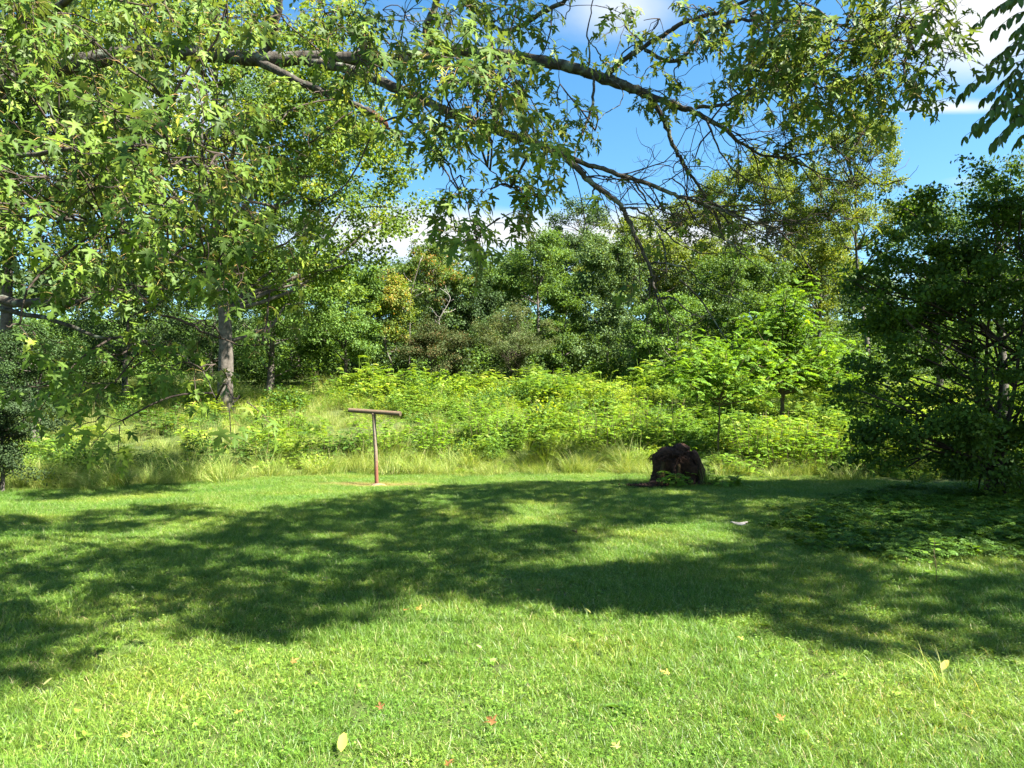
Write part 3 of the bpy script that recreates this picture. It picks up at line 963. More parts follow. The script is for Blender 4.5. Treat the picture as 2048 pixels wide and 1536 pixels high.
px_tree('edge_shrub', 'pale green shrub beside the silvery tree at meadow edge', 'shrub', 1275, 640, 41, 52, M['silver'], low=755, dens=.9, clump=.34, nmax=16800)
px_tree('back_tree', 'dark tree filling the gap behind the open-crowned trees', 'tree', 1600, 480, 66, 150, M['far'], low=700, dens=.6, clump=.7, nmax=17000)
px_tree('back_tree', 'dark tree far right beyond the shaded tree', 'tree', 2200, 250, 34, 160, M['leftdark'], low=760, dens=.5, clump=.6, nmax=17000)
px_tree('back_tree', 'dark tree behind the shaded thicket at the left', 'tree', 420, 420, 48, 230, M['far'], low=745, dens=.6, clump=.7, nmax=17000)
px_tree('back_tree', 'dark tree behind the orange leafed tree', 'tree', 790, 520, 60, 130, M['far'], low=735, dens=.8, clump=.6, nmax=17000)
px_tree('back_tree', 'dark tree filling the gap behind the nearly black evergreen', 'tree', 975, 540, 64, 110, M['far'], low=735, dens=.8, clump=.6, nmax=17000)
px_tree('back_tree', 'dark tree filling the gap behind the leafy edge shrub', 'tree', 1330, 520, 68, 150, M['far'], low=735, dens=.8, clump=.7, nmax=17000)
px_tree('thicket_shrub', 'grey leafed shrub at the left edge behind the hanging maple leaves', 'shrub', 70, 650, 26, 120, M['dark'], low=790, dens=.8, clump=.36, size=.07, nmax=29400, stems=4)  # leaves coloured dark in place of the understory shade

# undergrowth in the shade of the trees: uncountable
ug_protos = [proto('thicket', leafy_clump(620, 1.15, h_, .19), M[m_]) for h_, m_ in ((2.6, 'leftdark'), (2.0, 'understory'), (3.2, 'mid'), (2.2, 'dark'), (2.8, 'far'))]
n = 1500
ux = rng.uniform(-62, 60, n); uy = rng.uniform(41.5, 84, n)
k = np.abs(ux) < .80 * uy
ux, uy = ux[k], uy[k]; n = len(ux)
scatter('undergrowth', np.column_stack([ux, uy, ground_z(ux, uy) - .1]), rng.uniform(0, 6.28, n), rng.uniform(.6, 1.25, n) * (1 + .35 * smoothstep(46, 70, uy)), rng.integers(0, 5, n), ug_protos,
        'dark leafy undergrowth beneath the trees behind the meadow', 'undergrowth')

# far wooded hillside: reads as one mass
mb = MB()
lob = []
for i in range(150):
    y = rng.uniform(150, 235); x = rng.uniform(-.75, .75) * y
    z = float(ground_z(x, y)); h = rng.uniform(13, 20)
    lob.append((x, y, z + h * .6, rng.uniform(4, 6.5), rng.uniform(4, 6.5), h * .42, 1))
crown_leaves(mb, lob, 2800, 12, 1.35, 1.7)
tag(mb.build('hillside_woods', M['far']), 'dark wooded hillside far behind the tree line', 'woods', kind='stuff')


# bright compound-leaved trees
def locust_tree(name, label, x, y, trunk_pts, tips, nfr, flen, nl, lsize, mat, trunk_r, cat='tree', bark='stem', spread=.5, group=None):
    z = float(ground_z(x, y)) - .03
    root = empty(name, (x, y, z), label, cat, group)
    lb, bb = MB(), MB()
    tp = spline(trunk_pts, 10)
    t_ = MB(); t_.add(*tube(tp, np.linspace(trunk_r, trunk_r * .55, 10), 8, .05)); t_.build('trunk', M[bark], root, smooth=True)
    for (bx, by, bz, fr) in tips:
        a = tp[int(fr * 9)]
        path = limb_to(bb, a, (bx, by, bz), trunk_r * .6, .006, sag=-.04, n=9, sides=6, wob=.04)
        m = nfr
        t = rng.uniform(.25, 1.0, m)
        base = np.stack([np.interp(t, np.linspace(0, 1, 9), path[:, j]) for j in range(3)], -1) + rng.normal(0, spread * .35, (m, 3)) * np.array([1, 1, .6])
        az = rng.uniform(0, 6.28, m); up = rng.uniform(-.1, .55, m)
        d = np.column_stack([np.cos(az), np.sin(az), up])
        n_ = np.column_stack([-np.cos(az) * up, -np.sin(az) * up, np.ones(m)]) + rng.normal(0, .2, (m, 3))
        frond(lb, base, d, n_, flen * rng.uniform(.65, 1.2, m), nl, lsize, rng.random(m) ** 1.2, droop=.4)
    bb.build('branches', M[bark], root)['kind'] = 'stuff'
    lb.build('crown', mat, root)['kind'] = 'stuff'
    return root


Y = 23.6; x0 = (1437 - 1024) / FPX * Y
locust_tree('locust_sapling', 'young locust with a thin forked trunk rising behind the stump', x0, Y,
            [(0, 0, 0), (-.03, 0, .7), (.03, 0, 1.4), (.02, 0, 1.95)],
            [(-1.0, -.1, 3.35, 1), (-1.6, .3, 3.0, 1), (-.55, .5, 3.7, 1), (.95, -.2, 3.6, 1), (1.7, .2, 3.9, 1), (2.3, .1, 3.3, 1), (.4, .4, 3.5, 1), (2.7, -.3, 2.9, .95), (-1.3, -.5, 2.6, .95), (1.5, -.5, 2.7, .95), (.2, -.5, 2.9, 1)],
            44, .42, 9, .075, M['locust'], .035)
Y = 30; x0 = (1560 - 1024) / FPX * Y
tips = []
for _ in range(26):
    a = rng.uniform(0, 6.28); r = 2.9 * math.sqrt(rng.random())
    tips.append((math.cos(a) * r, math.sin(a) * r, 1.7 + 4.4 * (1 - (r / 3.3) ** 2) * rng.uniform(.55, 1.05), rng.uniform(.4, 1)))
locust_tree('locust_tree', 'bright green feathery locust thicket right of the thin forked sapling', x0, Y, [(0, 0, 0), (.1, 0, 1), (0, .1, 2), (.1, 0, 3)], tips, 70, .48, 10, .085, M['locust'], .09, spread=1.1)
Y = 33; x0 = (1390 - 1024) / FPX * Y
tips = []
for _ in range(14):
    a = rng.uniform(0, 6.28); r = 1.9 * math.sqrt(rng.random())
    tips.append((math.cos(a) * r, math.sin(a) * r, 1.0 + 2.6 * (1 - (r / 2.4) ** 2) * rng.uniform(.55, 1.05), rng.uniform(.4, 1)))
locust_tree('locust_tree', 'lower feathery locust at the left flank of the bright thicket', x0, Y, [(0, 0, 0), (.1, 0, .8), (0, .1, 1.4), (.1, 0, 2)], tips, 60, .44, 10, .08, M['locust'], .07, spread=.9)

# the dark shaded tree on the right
Y = 15.2; x0 = (1985 - 1024) / FPX * Y
DK = [(1880, 640, 150, 190), (1960, 520, 120, 170), (1800, 760, 120, 120), (1900, 850, 150, 110), (2030, 700, 130, 260), (1790, 560, 100, 110), (1850, 440, 70, 80), (1990, 900, 120, 80), (2040, 430, 80, 110), (1745, 640, 60, 80), (1740, 800, 60, 60)]
DK += [(1990, 950, 110, 50), (1890, 930, 110, 46), (2045, 985, 70, 40), (1790, 905, 90, 34), (1855, 380, 16, 60), (1795, 450, 18, 55), (1925, 400, 24, 60), (1720, 540, 40, 26), (1705, 700, 45, 22), (1720, 870, 60, 22)]
px_tree('shade_tree', 'dense dark tree in deep shade at the right edge of the lawn', 'tree', 1985, 330, Y, 230, M['elm'], low=960, lobes_px=DK, dens=.36, clump=.27, size=.09,
        trunk_r=.13, stems=4, n_limbs=110, limb_r=.03, nmax=46000, bark='twig', shell=.35, depth=.9, spike=1.3, flat=.45)



# ------------------------------------------------------------------ the overhanging silver maple
TR = np.array([-7.0, 8.2, 0.0])                 # its trunk stands left of the view
maple = empty('silver_maple', TR, 'big silver maple whose leafy limbs hang over the lawn', 'tree')
limb_objs = []
skel = []                                        # all points of the limbs, for attaching twigs


def px_limb(name, pts, sides=10, n=None, bump=.06, mat='bark', parent=maple, bumps=0):
    """pts: (px, py, distance, diameter in m)."""
    q = np.array([[*P(a, b, c), d] for a, b, c, d in pts])
    n = n or max(8, len(pts) * 5)
    s = spline(q, n)
    s[:, :3] += rng.normal(0, .006, (n, 3))
    mb = MB()
    v, t, qd = tube(s[:, :3], np.maximum(s[:, 3] * .86, .006) / 2, sides, bump)
    mb.add(v, t=t, q=qd)
    for _ in range(bumps):                        # knots and bark flakes
        i = rng.integers(1, n - 1)
        dr = nrm(rng.normal(size=3)); r_ = s[i, 3] / 2
        c = s[i, :3] + dr * r_ * .85
        a = np.array([[1, 0, 0], [-1, 0, 0], [0, 1, 0], [0, -1, 0], [0, 0, 1], [0, 0, -1]], float) * r_ * rng.uniform(.25, .55) * rng.uniform(.6, 1.3, (6, 1))
        T = np.array([[0, 2, 4], [2, 1, 4], [1, 3, 4], [3, 0, 4], [2, 0, 5], [1, 2, 5], [3, 1, 5], [0, 3, 5]])
        mb.add(c + a, t=T)
    o = mb.build(name, M[mat], parent, smooth=True, origin=TR)
    skel.append(s)
    limb_objs.append((o, s[:, :3]))
    return s


tz = MB()
tp = spline([TR + [0, 0, -.2], TR + [.05, 0, 1.6], TR + [-.1, .1, 3.4], TR + [.1, .1, 5.2], TR + [.3, 0, 8.5], TR + [.2, .2, 14.5]], 26)
tz.add(*tube(tp, np.interp(np.linspace(0, 1, 26), [0, .1, .5, 1], [.52, .40, .30, .07]), 16, .05))
tz.build('trunk', M['bark'], maple, smooth=True, origin=TR)
skel.append(np.column_stack([tp, np.full(26, .3)]))
main = px_limb('limb', [(-300, 300, 8.2, .26), (-60, 190, 8.1, .24), (200, 118, 8, .22), (360, 105, 8, .20), (520, 118, 8, .185), (640, 116, 8, .165), (780, 120, 7.9, .15), (900, 104, 7.8, .14),
                        (1000, 110, 7.7, .135), (1100, 126, 7.6, .13), (1200, 152, 7.5, .125), (1265, 178, 7.5, .11), (1300, 196, 7.5, .08), (1325, 240, 7.5, .055), (1347, 292, 7.5, .048), (1366, 327, 7.5, .042),
                        (1390, 362, 7.5, .034), (1420, 402, 7.5, .028), (1455, 440, 7.5, .02), (1500, 470, 7.5, .012)], 12, 110, .07, bumps=70)
px_limb('limb', [(525, 112, 8, .12), (540, 80, 7.9, .11), (553, 40, 7.8, .105), (560, -10, 7.7, .10), (575, -80, 7.6, .09), (590, -200, 7.4, .06)], 10, 26)
px_limb('limb', [(505, 118, 8, .11), (560, 143, 7.9, .10), (620, 172, 7.8, .09), (680, 198, 7.7, .08), (722, 214, 7.6, .075), (752, 231, 7.5, .075)], 10, 26, bumps=12)
px_limb('broken_branch_end', [(745, 226, 7.52, .07), (758, 238, 7.5, .08), (772, 250, 7.5, .05), (783, 262, 7.5, .03), (792, 268, 7.5, .008)], 7, 14, .22, 'brokenwood', bumps=10)
second = px_limb('limb', [(620, 124, 7.9, .11), (700, 140, 7.6, .115), (765, 165, 7.3, .11), (830, 192, 7.1, .10), (900, 226, 6.9, .095), (960, 246, 6.8, .09), (1020, 270, 6.7, .085), (1080, 291, 6.6, .08),
                          (1130, 314, 6.5, .075), (1160, 342, 6.5, .06), (1183, 366, 6.5, .056), (1231, 400, 6.5, .052), (1247, 425, 6.5, .048), (1265, 458, 6.5, .044), (1283, 494, 6.5, .038), (1302, 544, 6.5, .032),
                          (1309, 575, 6.5, .024), (1316, 606, 6.5, .016), (1322, 640, 6.5, .007)], 10, 96, .07, bumps=40)
third = px_limb('limb', [(1110, 304, 6.55, .05), (1142, 318, 6.5, .052), (1197, 335, 6.6, .05), (1248, 352, 6.6, .048), (1299, 369, 6.7, .045), (1350, 390, 6.7, .042), (1400, 405, 6.8, .034), (1460, 425, 6.8, .026), (1530, 450, 6.9, .018), (1590, 470, 7, .008)], 9, 50, .06, bumps=16)
upper = px_limb('limb', [(1285, 188, 7.5, .09), (1337, 206, 7.4, .075), (1391, 226, 7.3, .065), (1446, 256, 7.2, .05), (1477, 282, 7.1, .038), (1526, 309, 7.1, .028), (1577, 315, 7, .022), (1628, 303, 7, .016), (1690, 283, 7, .008)], 9, 50, .06)
ra = px_limb('limb', [(1215, 148, 7.5, .07), (1250, 118, 7.4, .062), (1300, 85, 7.3, .056), (1350, 55, 7.1, .05), (1410, 30, 6.9, .045), (1480, 8, 6.7, .04), (1560, -30, 6.5, .03)], 9, 34)
rb = px_limb('limb', [(1290, 98, 7.4, .045), (1347, 124, 7.2, .045), (1400, 75, 7, .042), (1440, 50, 6.9, .04), (1500, 40, 6.7, .036), (1577, 38, 6.5, .032), (1647, 46, 6.3, .028), (1705, 56, 6.2, .022), (1760, 70, 6.1, .014), (1830, 110, 6, .006)], 9, 44)
rc = px_limb('branch', [(1390, 215, 7.3, .045), (1430, 212, 7.2, .04), (1470, 205, 7.1, .036), (1500, 188, 7, .03), (1560, 170, 6.9, .024), (1620, 150, 6.7, .018), (1700, 130, 6.5, .010)], 8, 30)
px_limb('branch', [(1186, 146, 7.5, .032), (1188, 180, 7.4, .034), (1182, 220, 7.3, .032), (1168, 258, 7.2, .028), (1152, 300, 7.0, .018), (1138, 330, 6.8, .010)], 7, 24)
px_limb('branch', [(1175, 140, 7.5, .022), (1180, 105, 7.4, .02), (1174, 70, 7.3, .018), (1182, 30, 7.2, .014), (1190, -20, 7.1, .012)], 7, 18)
px_limb('branch', [(1205, 140, 7.5, .020), (1200, 112, 7.4, .018), (1190, 95, 7.3, .014), (1175, 80, 7.2, .010)], 6, 14)
px_limb('branch', [(1228, 142, 7.5, .024), (1240, 122, 7.4, .022), (1246, 104, 7.3, .018), (1275, 85, 7.2, .014), (1310, 60, 7.1, .008)], 6, 16)
for pts_ in ([(1302, 525), (1339, 528), (1377, 541), (1402, 566), (1431, 582), (1500, 607), (1560, 612)], [(1314, 597), (1339, 594), (1361, 610), (1390, 632), (1415, 629), (1434, 616)],
             [(1245, 415), (1276, 421), (1308, 443), (1327, 459), (1352, 484), (1383, 500), (1415, 506), (1453, 506), (1500, 495)], [(1327, 462), (1350, 448), (1380, 430)], [(1267, 360), (1295, 405), (1314, 449), (1327, 462)],
             [(1317, 465), (1327, 493), (1331, 522), (1333, 563)], [(1371, 395), (1390, 437), (1421, 465), (1462, 487), (1494, 515), (1540, 560)], [(1360, 560), (1400, 600), (1440, 660), (1470, 700)], [(1430, 408), (1480, 440), (1540, 455), (1600, 445), (1650, 420)],
             [(1410, 235), (1440, 300), (1480, 350), (1560, 380), (1640, 375)], [(1190, 372), (1180, 400), (1165, 420)]):
    m_ = len(pts_)
    px_limb('branch', [(a, b, 6.5 + .15 * math.sin(a * .05), .024 - .018 * i / (m_ - 1)) for i, (a, b) in enumerate(pts_)], 6, m_ * 4)
px_limb('branch', [(800, 226, 7.0, .030), (841, 263, 6.7, .026), (869, 297, 6.4, .022), (889, 338, 6.1, .018), (910, 373, 5.9, .015), (934, 403, 5.7, .012), (940, 441, 5.6, .009), (950, 478, 5.5, .006)], 7, 34)
px_limb('branch', [(840, 196, 7.0, .024), (880, 255, 6.6, .02), (930, 290, 6.2, .016), (980, 340, 5.9, .012), (1020, 375, 5.7, .008)], 7, 26)
px_limb('branch', [(870, 110, 7.8, .10), (850, 60, 7.6, .09), (868, 20, 7.5, .085), (885, -40, 7.4, .08)], 8, 18)
px_limb('limb', [(885, -40, 7.4, .07), (1000, 60, 7.1, .05), (1090, 22, 6.8, .05), (1150, -10, 6.6, .05), (1260, -60, 6.4, .05)], 8, 24)
px_limb('branch', [(1210, 152, 7.5, .014), (1245, 178, 7.3, .012), (1240, 205, 7.2, .011), (1215, 225, 7.1, .010), (1200, 235, 7, .009), (1190, 262, 6.9, .006)], 6, 22)
# lower left limbs
px_limb('limb', [(-260, 560, 6.4, .11), (-80, 590, 6.2, .10), (20, 604, 6.1, .09), (90, 606, 6.0, .08), (150, 606, 5.9, .06), (190, 590, 5.8, .03), (240, 570, 5.7, .012)], 9, 34, .08, bumps=14)
px_limb('branch', [(-60, 600, 6.2, .06), (30, 625, 6.1, .05), (110, 640, 6.0, .042), (190, 672, 5.9, .03), (270, 680, 5.8, .02), (330, 700, 5.7, .012), (400, 735, 5.6, .010), (430, 800, 5.5, .007)], 8, 40)
px_limb('branch', [(260, 560, 6.6, .035), (310, 622, 6.4, .03), (370, 645, 6.3, .026), (425, 672, 6.2, .02), (490, 690, 6.1, .013), (560, 688, 6.0, .007)], 7, 30, mat='twig')
px_limb('branch', [(62, 10, 5.6, .035), (45, 85, 5.7, .03), (52, 120, 5.8, .028), (75, 170, 5.9, .02), (110, 240, 6, .012)], 7, 24)
px_limb('branch', [(410, 215, 7.5, .03), (404, 290, 7.4, .026), (412, 350, 7.3, .015), (416, 400, 7.2, .008)], 7, 20)
px_limb('limb', [(-250, 120, 7.8, .12), (-60, 80, 7.2, .10), (100, 20, 6.6, .08), (230, -60, 6.0, .06)], 8, 24)
px_limb('branch', [(-200, 380, 6.6, .06), (-40, 330, 6.0, .05), (120, 300, 5.6, .04), (260, 300, 5.3, .03), (400, 330, 5.2, .018), (520, 420, 5.2, .008)], 7, 30)
px_limb('branch', [(-100, 430, 6.0, .05), (60, 430, 5.5, .04), (200, 450, 5.2, .03), (330, 500, 5.1, .018), (430, 560, 5.0, .008)], 7, 30)
SK = np.concatenate(skel)
SKP = SK[:, :3]

# leaves -----------------------------------------------------------
ML = {'p': [], 'd': [], 'n': [], 's': [], 'r': []}
twigs = MB()
petioles = MB()


def spray(o, a, nleaf, length, size=.104, tone=0.0):
    """A shoot at o growing along a, with pairs of long-stalked drooping leaves."""
    a = a / np.linalg.norm(a)
    tip = o + a * length + np.array([0, 0, -.12 * length])
    path = spline([o, (o + tip) / 2 + np.array([0, 0, .05 * length]), tip], 5)
    twigs.add(*tube(path, np.linspace(.0045, .0022, 5), 3, cap=False))
    x = np.cross(a, [0, 0, 1.0]); x = x / max(np.linalg.norm(x), .1); y = np.cross(a, x)
    for i in range(nleaf):
        t = min(1.0, .2 + .8 * (i // 2 + rng.random() * .3) / max(1, (nleaf - 1) // 2))
        b = np.array([np.interp(t, np.linspace(0, 1, 5), path[:, j]) for j in range(3)])
        ph = (i % 2) * math.pi + (i // 2) * 1.57 + rng.normal(0, .35)
        pd = a * (.35 + .6 * t) + (math.cos(ph) * x + math.sin(ph) * y) * .9 + np.array([0, 0, .15]) + SUN * .25
        pd /= np.linalg.norm(pd)
        pl = size * rng.uniform(.45, .85)
        e = b + pd * pl + np.array([0, 0, -.22 * pl])
        pm = b + pd * pl * .55
        sd = np.cross(pd, CF); sd = sd / max(np.linalg.norm(sd), .2) * .0014
        petioles.add(np.array([b - sd, b + sd, pm - sd, pm + sd, e - sd * .8, e + sd * .8]), t=[[0, 1, 3], [0, 3, 2], [2, 3, 5], [2, 5, 4]])
        hd = pd * np.array([1, 1, .3])
        ld = hd * rng.uniform(.4, .8) + np.array([0, 0, -rng.uniform(.35, 1.05)]) + rng.normal(0, .22, 3)
        nn = hd * .5 + np.array([0, 0, .5]) + SUN * .6 + rng.normal(0, .33, 3)
        ML['p'].append(e); ML['d'].append(ld); ML['n'].append(nn)
        ML['s'].append(size * rng.uniform(.5, 1.25))
        rr_ = np.clip(rng.beta(1.5, 1.5) * .92 + tone, 0, .965)
        ML['r'].append(rng.uniform(.965, 1) if rng.random() < .008 else rr_)


def blob(px, py, rx, ry, Y, n, nl=(6, 11), size=.104, dr=.5, tone=0.0, attach=True, down=.25):
    """n shoots in a mass of foliage round (px, py) at distance Y, carried by a branchlet from the nearest limb."""
    c = P(px, py, Y)
    k = Y / FPX
    hub = c + np.array([0, 0, ry * k * .25])
    if attach:
        i = np.argmin(np.linalg.norm(SKP - hub, axis=1) + .6 * np.maximum(0, hub[2] - SKP[:, 2] - .3))
        a = SKP[i]
        dist = np.linalg.norm(hub - a)
        if dist > .05:
            limb_to(twigs, a, hub, min(.016, .006 + .005 * dist), .006, sag=.10, n=8, sides=5, wob=.05)
    m = max(1, n // 4)
    hubs = [hub]
    for _ in range(m):
        u = nrm(rng.normal(size=3)) * rng.random() ** .33
        h2 = c + u * np.array([rx * k, dr, ry * k]) * .62
        limb_to(twigs, hub, h2, .006, .004, sag=.05, n=6, sides=4, wob=.08)
        hubs.append(h2)
    hubs = np.array(hubs)
    for _ in range(n):
        u = nrm(rng.normal(size=3)) * rng.random() ** .4
        p = c + u * np.array([rx * k, dr, ry * k])
        j = np.argmin(np.linalg.norm(hubs - p, axis=1))
        a = p - hubs[j]
        da = np.linalg.norm(a)
        a = a / max(da, .05) + np.array([0, 0, -down]) + rng.normal(0, .35, 3)
        if da > .12:
            limb_to(twigs, hubs[j], p, .004, .003, sag=.03, n=4, sides=3, wob=.05)
        spray(p, a, int(rng.integers(*nl)), rng.uniform(.16, .34), size, tone)


# dense mass on the left
for gx_ in range(-60, 520, 88):
    for gy_ in range(-30, 520, 84):
        jx, jy = gx_ + rng.uniform(-35, 35), gy_ + rng.uniform(-30, 30)
        if jx > 430 and jy > 330: continue
        if jx > 390 and 40 < jy < 215: continue
        for Yd in (rng.uniform(4.4, 5.4), rng.uniform(5.8, 7.6)):
            if rng.random() < (.62 if Yd < 5.5 else .8):
                blob(jx + rng.uniform(-30, 30), jy + rng.uniform(-25, 25), 78, 60, Yd, int(rng.integers(5, 9)), tone=rng.uniform(-.1, .12))
for (a, b, rx, ry, Yd, n_) in [
        # above and below the main limb
        (560, 40, 80, 50, 7.0, 9), (650, 40, 80, 60, 6.6, 12), (735, 60, 70, 70, 6.0, 12), (720, 130, 55, 55, 5.6, 10), (810, 40, 80, 55, 6.6, 11), (640, 190, 60, 30, 7.2, 4),
        (880, 60, 80, 60, 5.6, 9), (860, 150, 75, 60, 5.2, 14), (950, 170, 95, 70, 5.0, 20), (1000, 190, 80, 60, 5.2, 16), (900, 215, 70, 50, 5.3, 10), (960, 60, 80, 60, 6.5, 7),
        (1040, 60, 80, 50, 6.6, 5), (1090, 110, 60, 50, 6.6, 4), (1040, 200, 40, 50, 6.0, 5), (1120, 180, 28, 50, 6.5, 5), (1140, 20, 60, 30, 6.6, 5), (1010, 20, 70, 40, 5.6, 9),
        (1080, 300, 55, 24, 5.4, 7), (1050, 325, 30, 24, 5.4, 2), (1150, 220, 22, 25, 6.9, 2), (1195, 230, 28, 30, 6.7, 3),
        # hanging ends against the sky
        (885, 330, 30, 40, 5.6, 4), (920, 360, 40, 40, 5.6, 4), (1000, 375, 55, 26, 5.5, 7), (1045, 395, 26, 30, 5.4, 5), (945, 450, 32, 28, 5.2, 5), (962, 478, 18, 22, 5.1, 3), (1000, 440, 26, 16, 5.3, 2), (845, 290, 30, 25, 6.2, 2),
        (1080, 230, 40, 30, 6.4, 3), (905, 300, 50, 20, 6.2, 2),
        # right-hand crown
        (1250, 60, 50, 45, 6.9, 4), (1320, 50, 60, 50, 6.8, 5), (1300, 140, 45, 30, 7, 3), (1390, 110, 60, 40, 6.8, 6), (1400, 30, 60, 40, 6.6, 8), (1350, 165, 45, 26, 7, 3), (1440, 170, 40, 24, 6.8, 2),
        (1500, 40, 70, 50, 6.2, 12), (1550, 110, 70, 60, 6.0, 13), (1530, 165, 45, 28, 6.2, 4), (1600, 60, 75, 60, 5.8, 15), (1650, 130, 75, 60, 5.6, 15), (1700, 50, 75, 60, 5.6, 15), (1760, 90, 70, 70, 5.5, 14),
        (1820, 60, 55, 60, 5.4, 11), (1850, 130, 40, 40, 5.4, 5), (1780, 150, 55, 30, 5.6, 5), (1840, 195, 40, 20, 5.4, 4), (1720, 190, 40, 30, 5.8, 4), (1590, 160, 45, 32, 6.0, 5),
        (1660, 222, 36, 16, 6.4, 2), (1580, 240, 45, 16, 6.8, 2), (1700, 255, 40, 20, 6.8, 3), (1730, 275, 24, 24, 6.6, 3), (1390, 320, 20, 15, 7, 1), (1345, 360, 14, 12, 7, 1), (1600, 20, 90, 30, 5.6, 10), (1800, 10, 70, 30, 5.4, 9),
        # low hanging boughs on the left
        (470, 420, 75, 60, 5.4, 9), (560, 470, 60, 50, 6.2, 6), (450, 550, 60, 45, 5.6, 5), (540, 590, 45, 35, 6.2, 3), (350, 590, 80, 40, 5.6, 5), (220, 590, 80, 35, 5.6, 3), (100, 555, 80, 35, 5.6, 5),
        (540, 650, 36, 30, 6.0, 2), (340, 690, 55, 30, 5.6, 2), (215, 715, 60, 26, 5.4, 5), (355, 735, 45, 26, 5.4, 4), (110, 775, 45, 20, 5.4, 2), (230, 770, 40, 20, 5.4, 2), (430, 735, 40, 26, 5.8, 2), (480, 800, 22, 20, 5.0, 2),
        (245, 845, 50, 18, 5.2, 3), (40, 655, 45, 26, 4.8, 3), (410, 650, 50, 40, 5.9, 3), (620, 300, 70, 60, 7.2, 5), (560, 260, 60, 60, 7.0, 6), (640, 420, 60, 60, 7, 4), (470, 490, 60, 50, 5.0, 8)]:
    blob(a, b, rx, ry, Yd, n_, tone=rng.uniform(-.08, .12))


# bare curling twigs on the outer limbs
def bare_twig(a, d, length, r, depth=0, leafy=.0):
    n = 9
    p = np.array(a, float); pts = [p.copy()]
    d = d / np.linalg.norm(d)
    for i in range(n - 1):
        t = i / (n - 1)
        d = d + np.array([0, 0, (-.16 if t < .45 else .34)]) + rng.normal(0, .17, 3)
        d = d / np.linalg.norm(d)
        p = p + d * length / (n - 1)
        pts.append(p.copy())
    pts = np.array(pts)
    twigs.add(*tube(pts, np.linspace(r, r * .35, n), 5))
    if depth < 2:
        for _ in range(rng.integers(2, 5)):
            i = rng.integers(2, n - 1)
            bare_twig(pts[i], nrm(pts[i] - pts[i - 1]) + rng.normal(0, .75, 3), length * rng.uniform(.3, .6), r * .55, depth + 1, leafy)
    if rng.random() < leafy:
        spray(pts[-1], pts[-1] - pts[-3], int(rng.integers(3, 7)), .15, .115)


for s_, cnt, i0, ln, rr_, leafy in ((second, 9, 50, .7, .007, .02), (third, 15, 8, .9, .008, .02), (upper, 26, 8, .95, .007, .05), (main, 10, 80, .8, .008, .05), (rc, 14, 5, .7, .007, .25), (second, 12, 34, .8, .006, .02), (main, 16, 60, .75, .006, .0), (rb, 8, 5, .6, .006, .3)):
    for _ in range(cnt):
        i = rng.integers(i0, len(s_) - 2)
        tg_ = nrm(s_[i + 1, :3] - s_[i - 1, :3])
        bare_twig(s_[i, :3], tg_ * .6 + rng.normal(0, .55, 3) * np.array([1, .8, 1]) + np.array([.45, 0, -.05]), ln * rng.uniform(.5, 1.2), rr_ * rng.uniform(.7, 1.1), 0 if rng.random() < .75 else 1, leafy)

mp_ = np.array(ML['p']); mR = frames(np.array(ML['d']), np.array(ML['n'])); ms_ = np.array(ML['s']); mr_ = np.array(ML['r'])
pxs, pys, dep = project(mp_)
vis = (pxs > 5) & (pxs < 2043) & (pys > 5) & (pys < 1200) & (dep > 1)
# the 300 leaves that show largest become parts of their own
show = np.where(vis, ms_ / np.maximum(dep, .5), 0)
big = np.argsort(-show)[:300]
variants = []
for k in range(14):
    tv, tt = maple_template(rng.uniform(.10, .65), rng.uniform(-.05, .35), rng.uniform(-.3, .3))
    b_ = MB(); b_.add(tv, t=tt, r=float(np.quantile(mr_[big], (k + .5) / 14)))
    variants.append((b_.mesh('leaf', M['maple'], True), float(np.quantile(mr_[big], (k + .5) / 14))))
vr = np.array([v[1] for v in variants])
LP = np.concatenate([l[1] for l in limb_objs]); LI = np.concatenate([np.full(len(l[1]), k) for k, l in enumerate(limb_objs)])
for i in big:
    o = bpy.data.objects.new('leaf', variants[int(np.argmin(np.abs(vr - mr_[i])))][0])
    m4 = np.eye(4); m4[:3, :3] = mR[i] * ms_[i]; m4[:3, 3] = mp_[i] - TR
    o.matrix_basis = Matrix(m4.tolist())
    COL.objects.link(o)
    o.parent = limb_objs[int(LI[np.argmin(np.linalg.norm(LP - mp_[i], axis=1))])][0]
keep = np.ones(len(mp_), bool); keep[big] = False
fb = MB()
ids = np.where(keep)[0]
for part in np.array_split(rng.permutation(ids), 12):
    put_leaves(fb, maple_template(rng.uniform(.10, .65), rng.uniform(-.05, .35), rng.uniform(-.3, .3)), mp_[part], mR[part], ms_[part], mr_[part])
fb.build('foliage', M['maple'], maple, smooth=True, origin=TR)['kind'] = 'stuff'
twigs.build('twigs', M['twig'], maple, origin=TR)['kind'] = 'stuff'
petioles.build('leaf_stalks', M['petiole'], maple, origin=TR)['kind'] = 'stuff'

# ------------------------------------------------------------------ the walnut standing right of the view, one bough hanging into it
WT = np.array([11.8, 3.6, 0.0])
walnut = empty('walnut_tree', WT, 'walnut bough with dark oval leaflets hanging in at the top right corner', 'tree')
wb = MB()
wp = spline([WT + [0, 0, -.2], WT + [-.05, 0, 2], WT + [.1, .1, 4.5], WT + [-.1, .2, 9], WT + [.1, .1, 14]], 22)
wb.add(*tube(wp, np.interp(np.linspace(0, 1, 22), [0, .08, .6, 1], [.42, .30, .2, .05]), 14, .05))
wb.build('trunk', M['treebark'], walnut, smooth=True, origin=WT)
bb = MB()
BG = [WT + np.array([-.1, .05, 5.6]), np.array([6.6, 5.6, 5.9]), np.array([5.2, 5.4, 5.3]), np.array([4.3, 5.3, 4.6]), np.array([3.9, 5.25, 3.8])]
bough = spline(BG, 22)
bb.add(*tube(bough, np.linspace(.07, .008, 22), 7, .06))
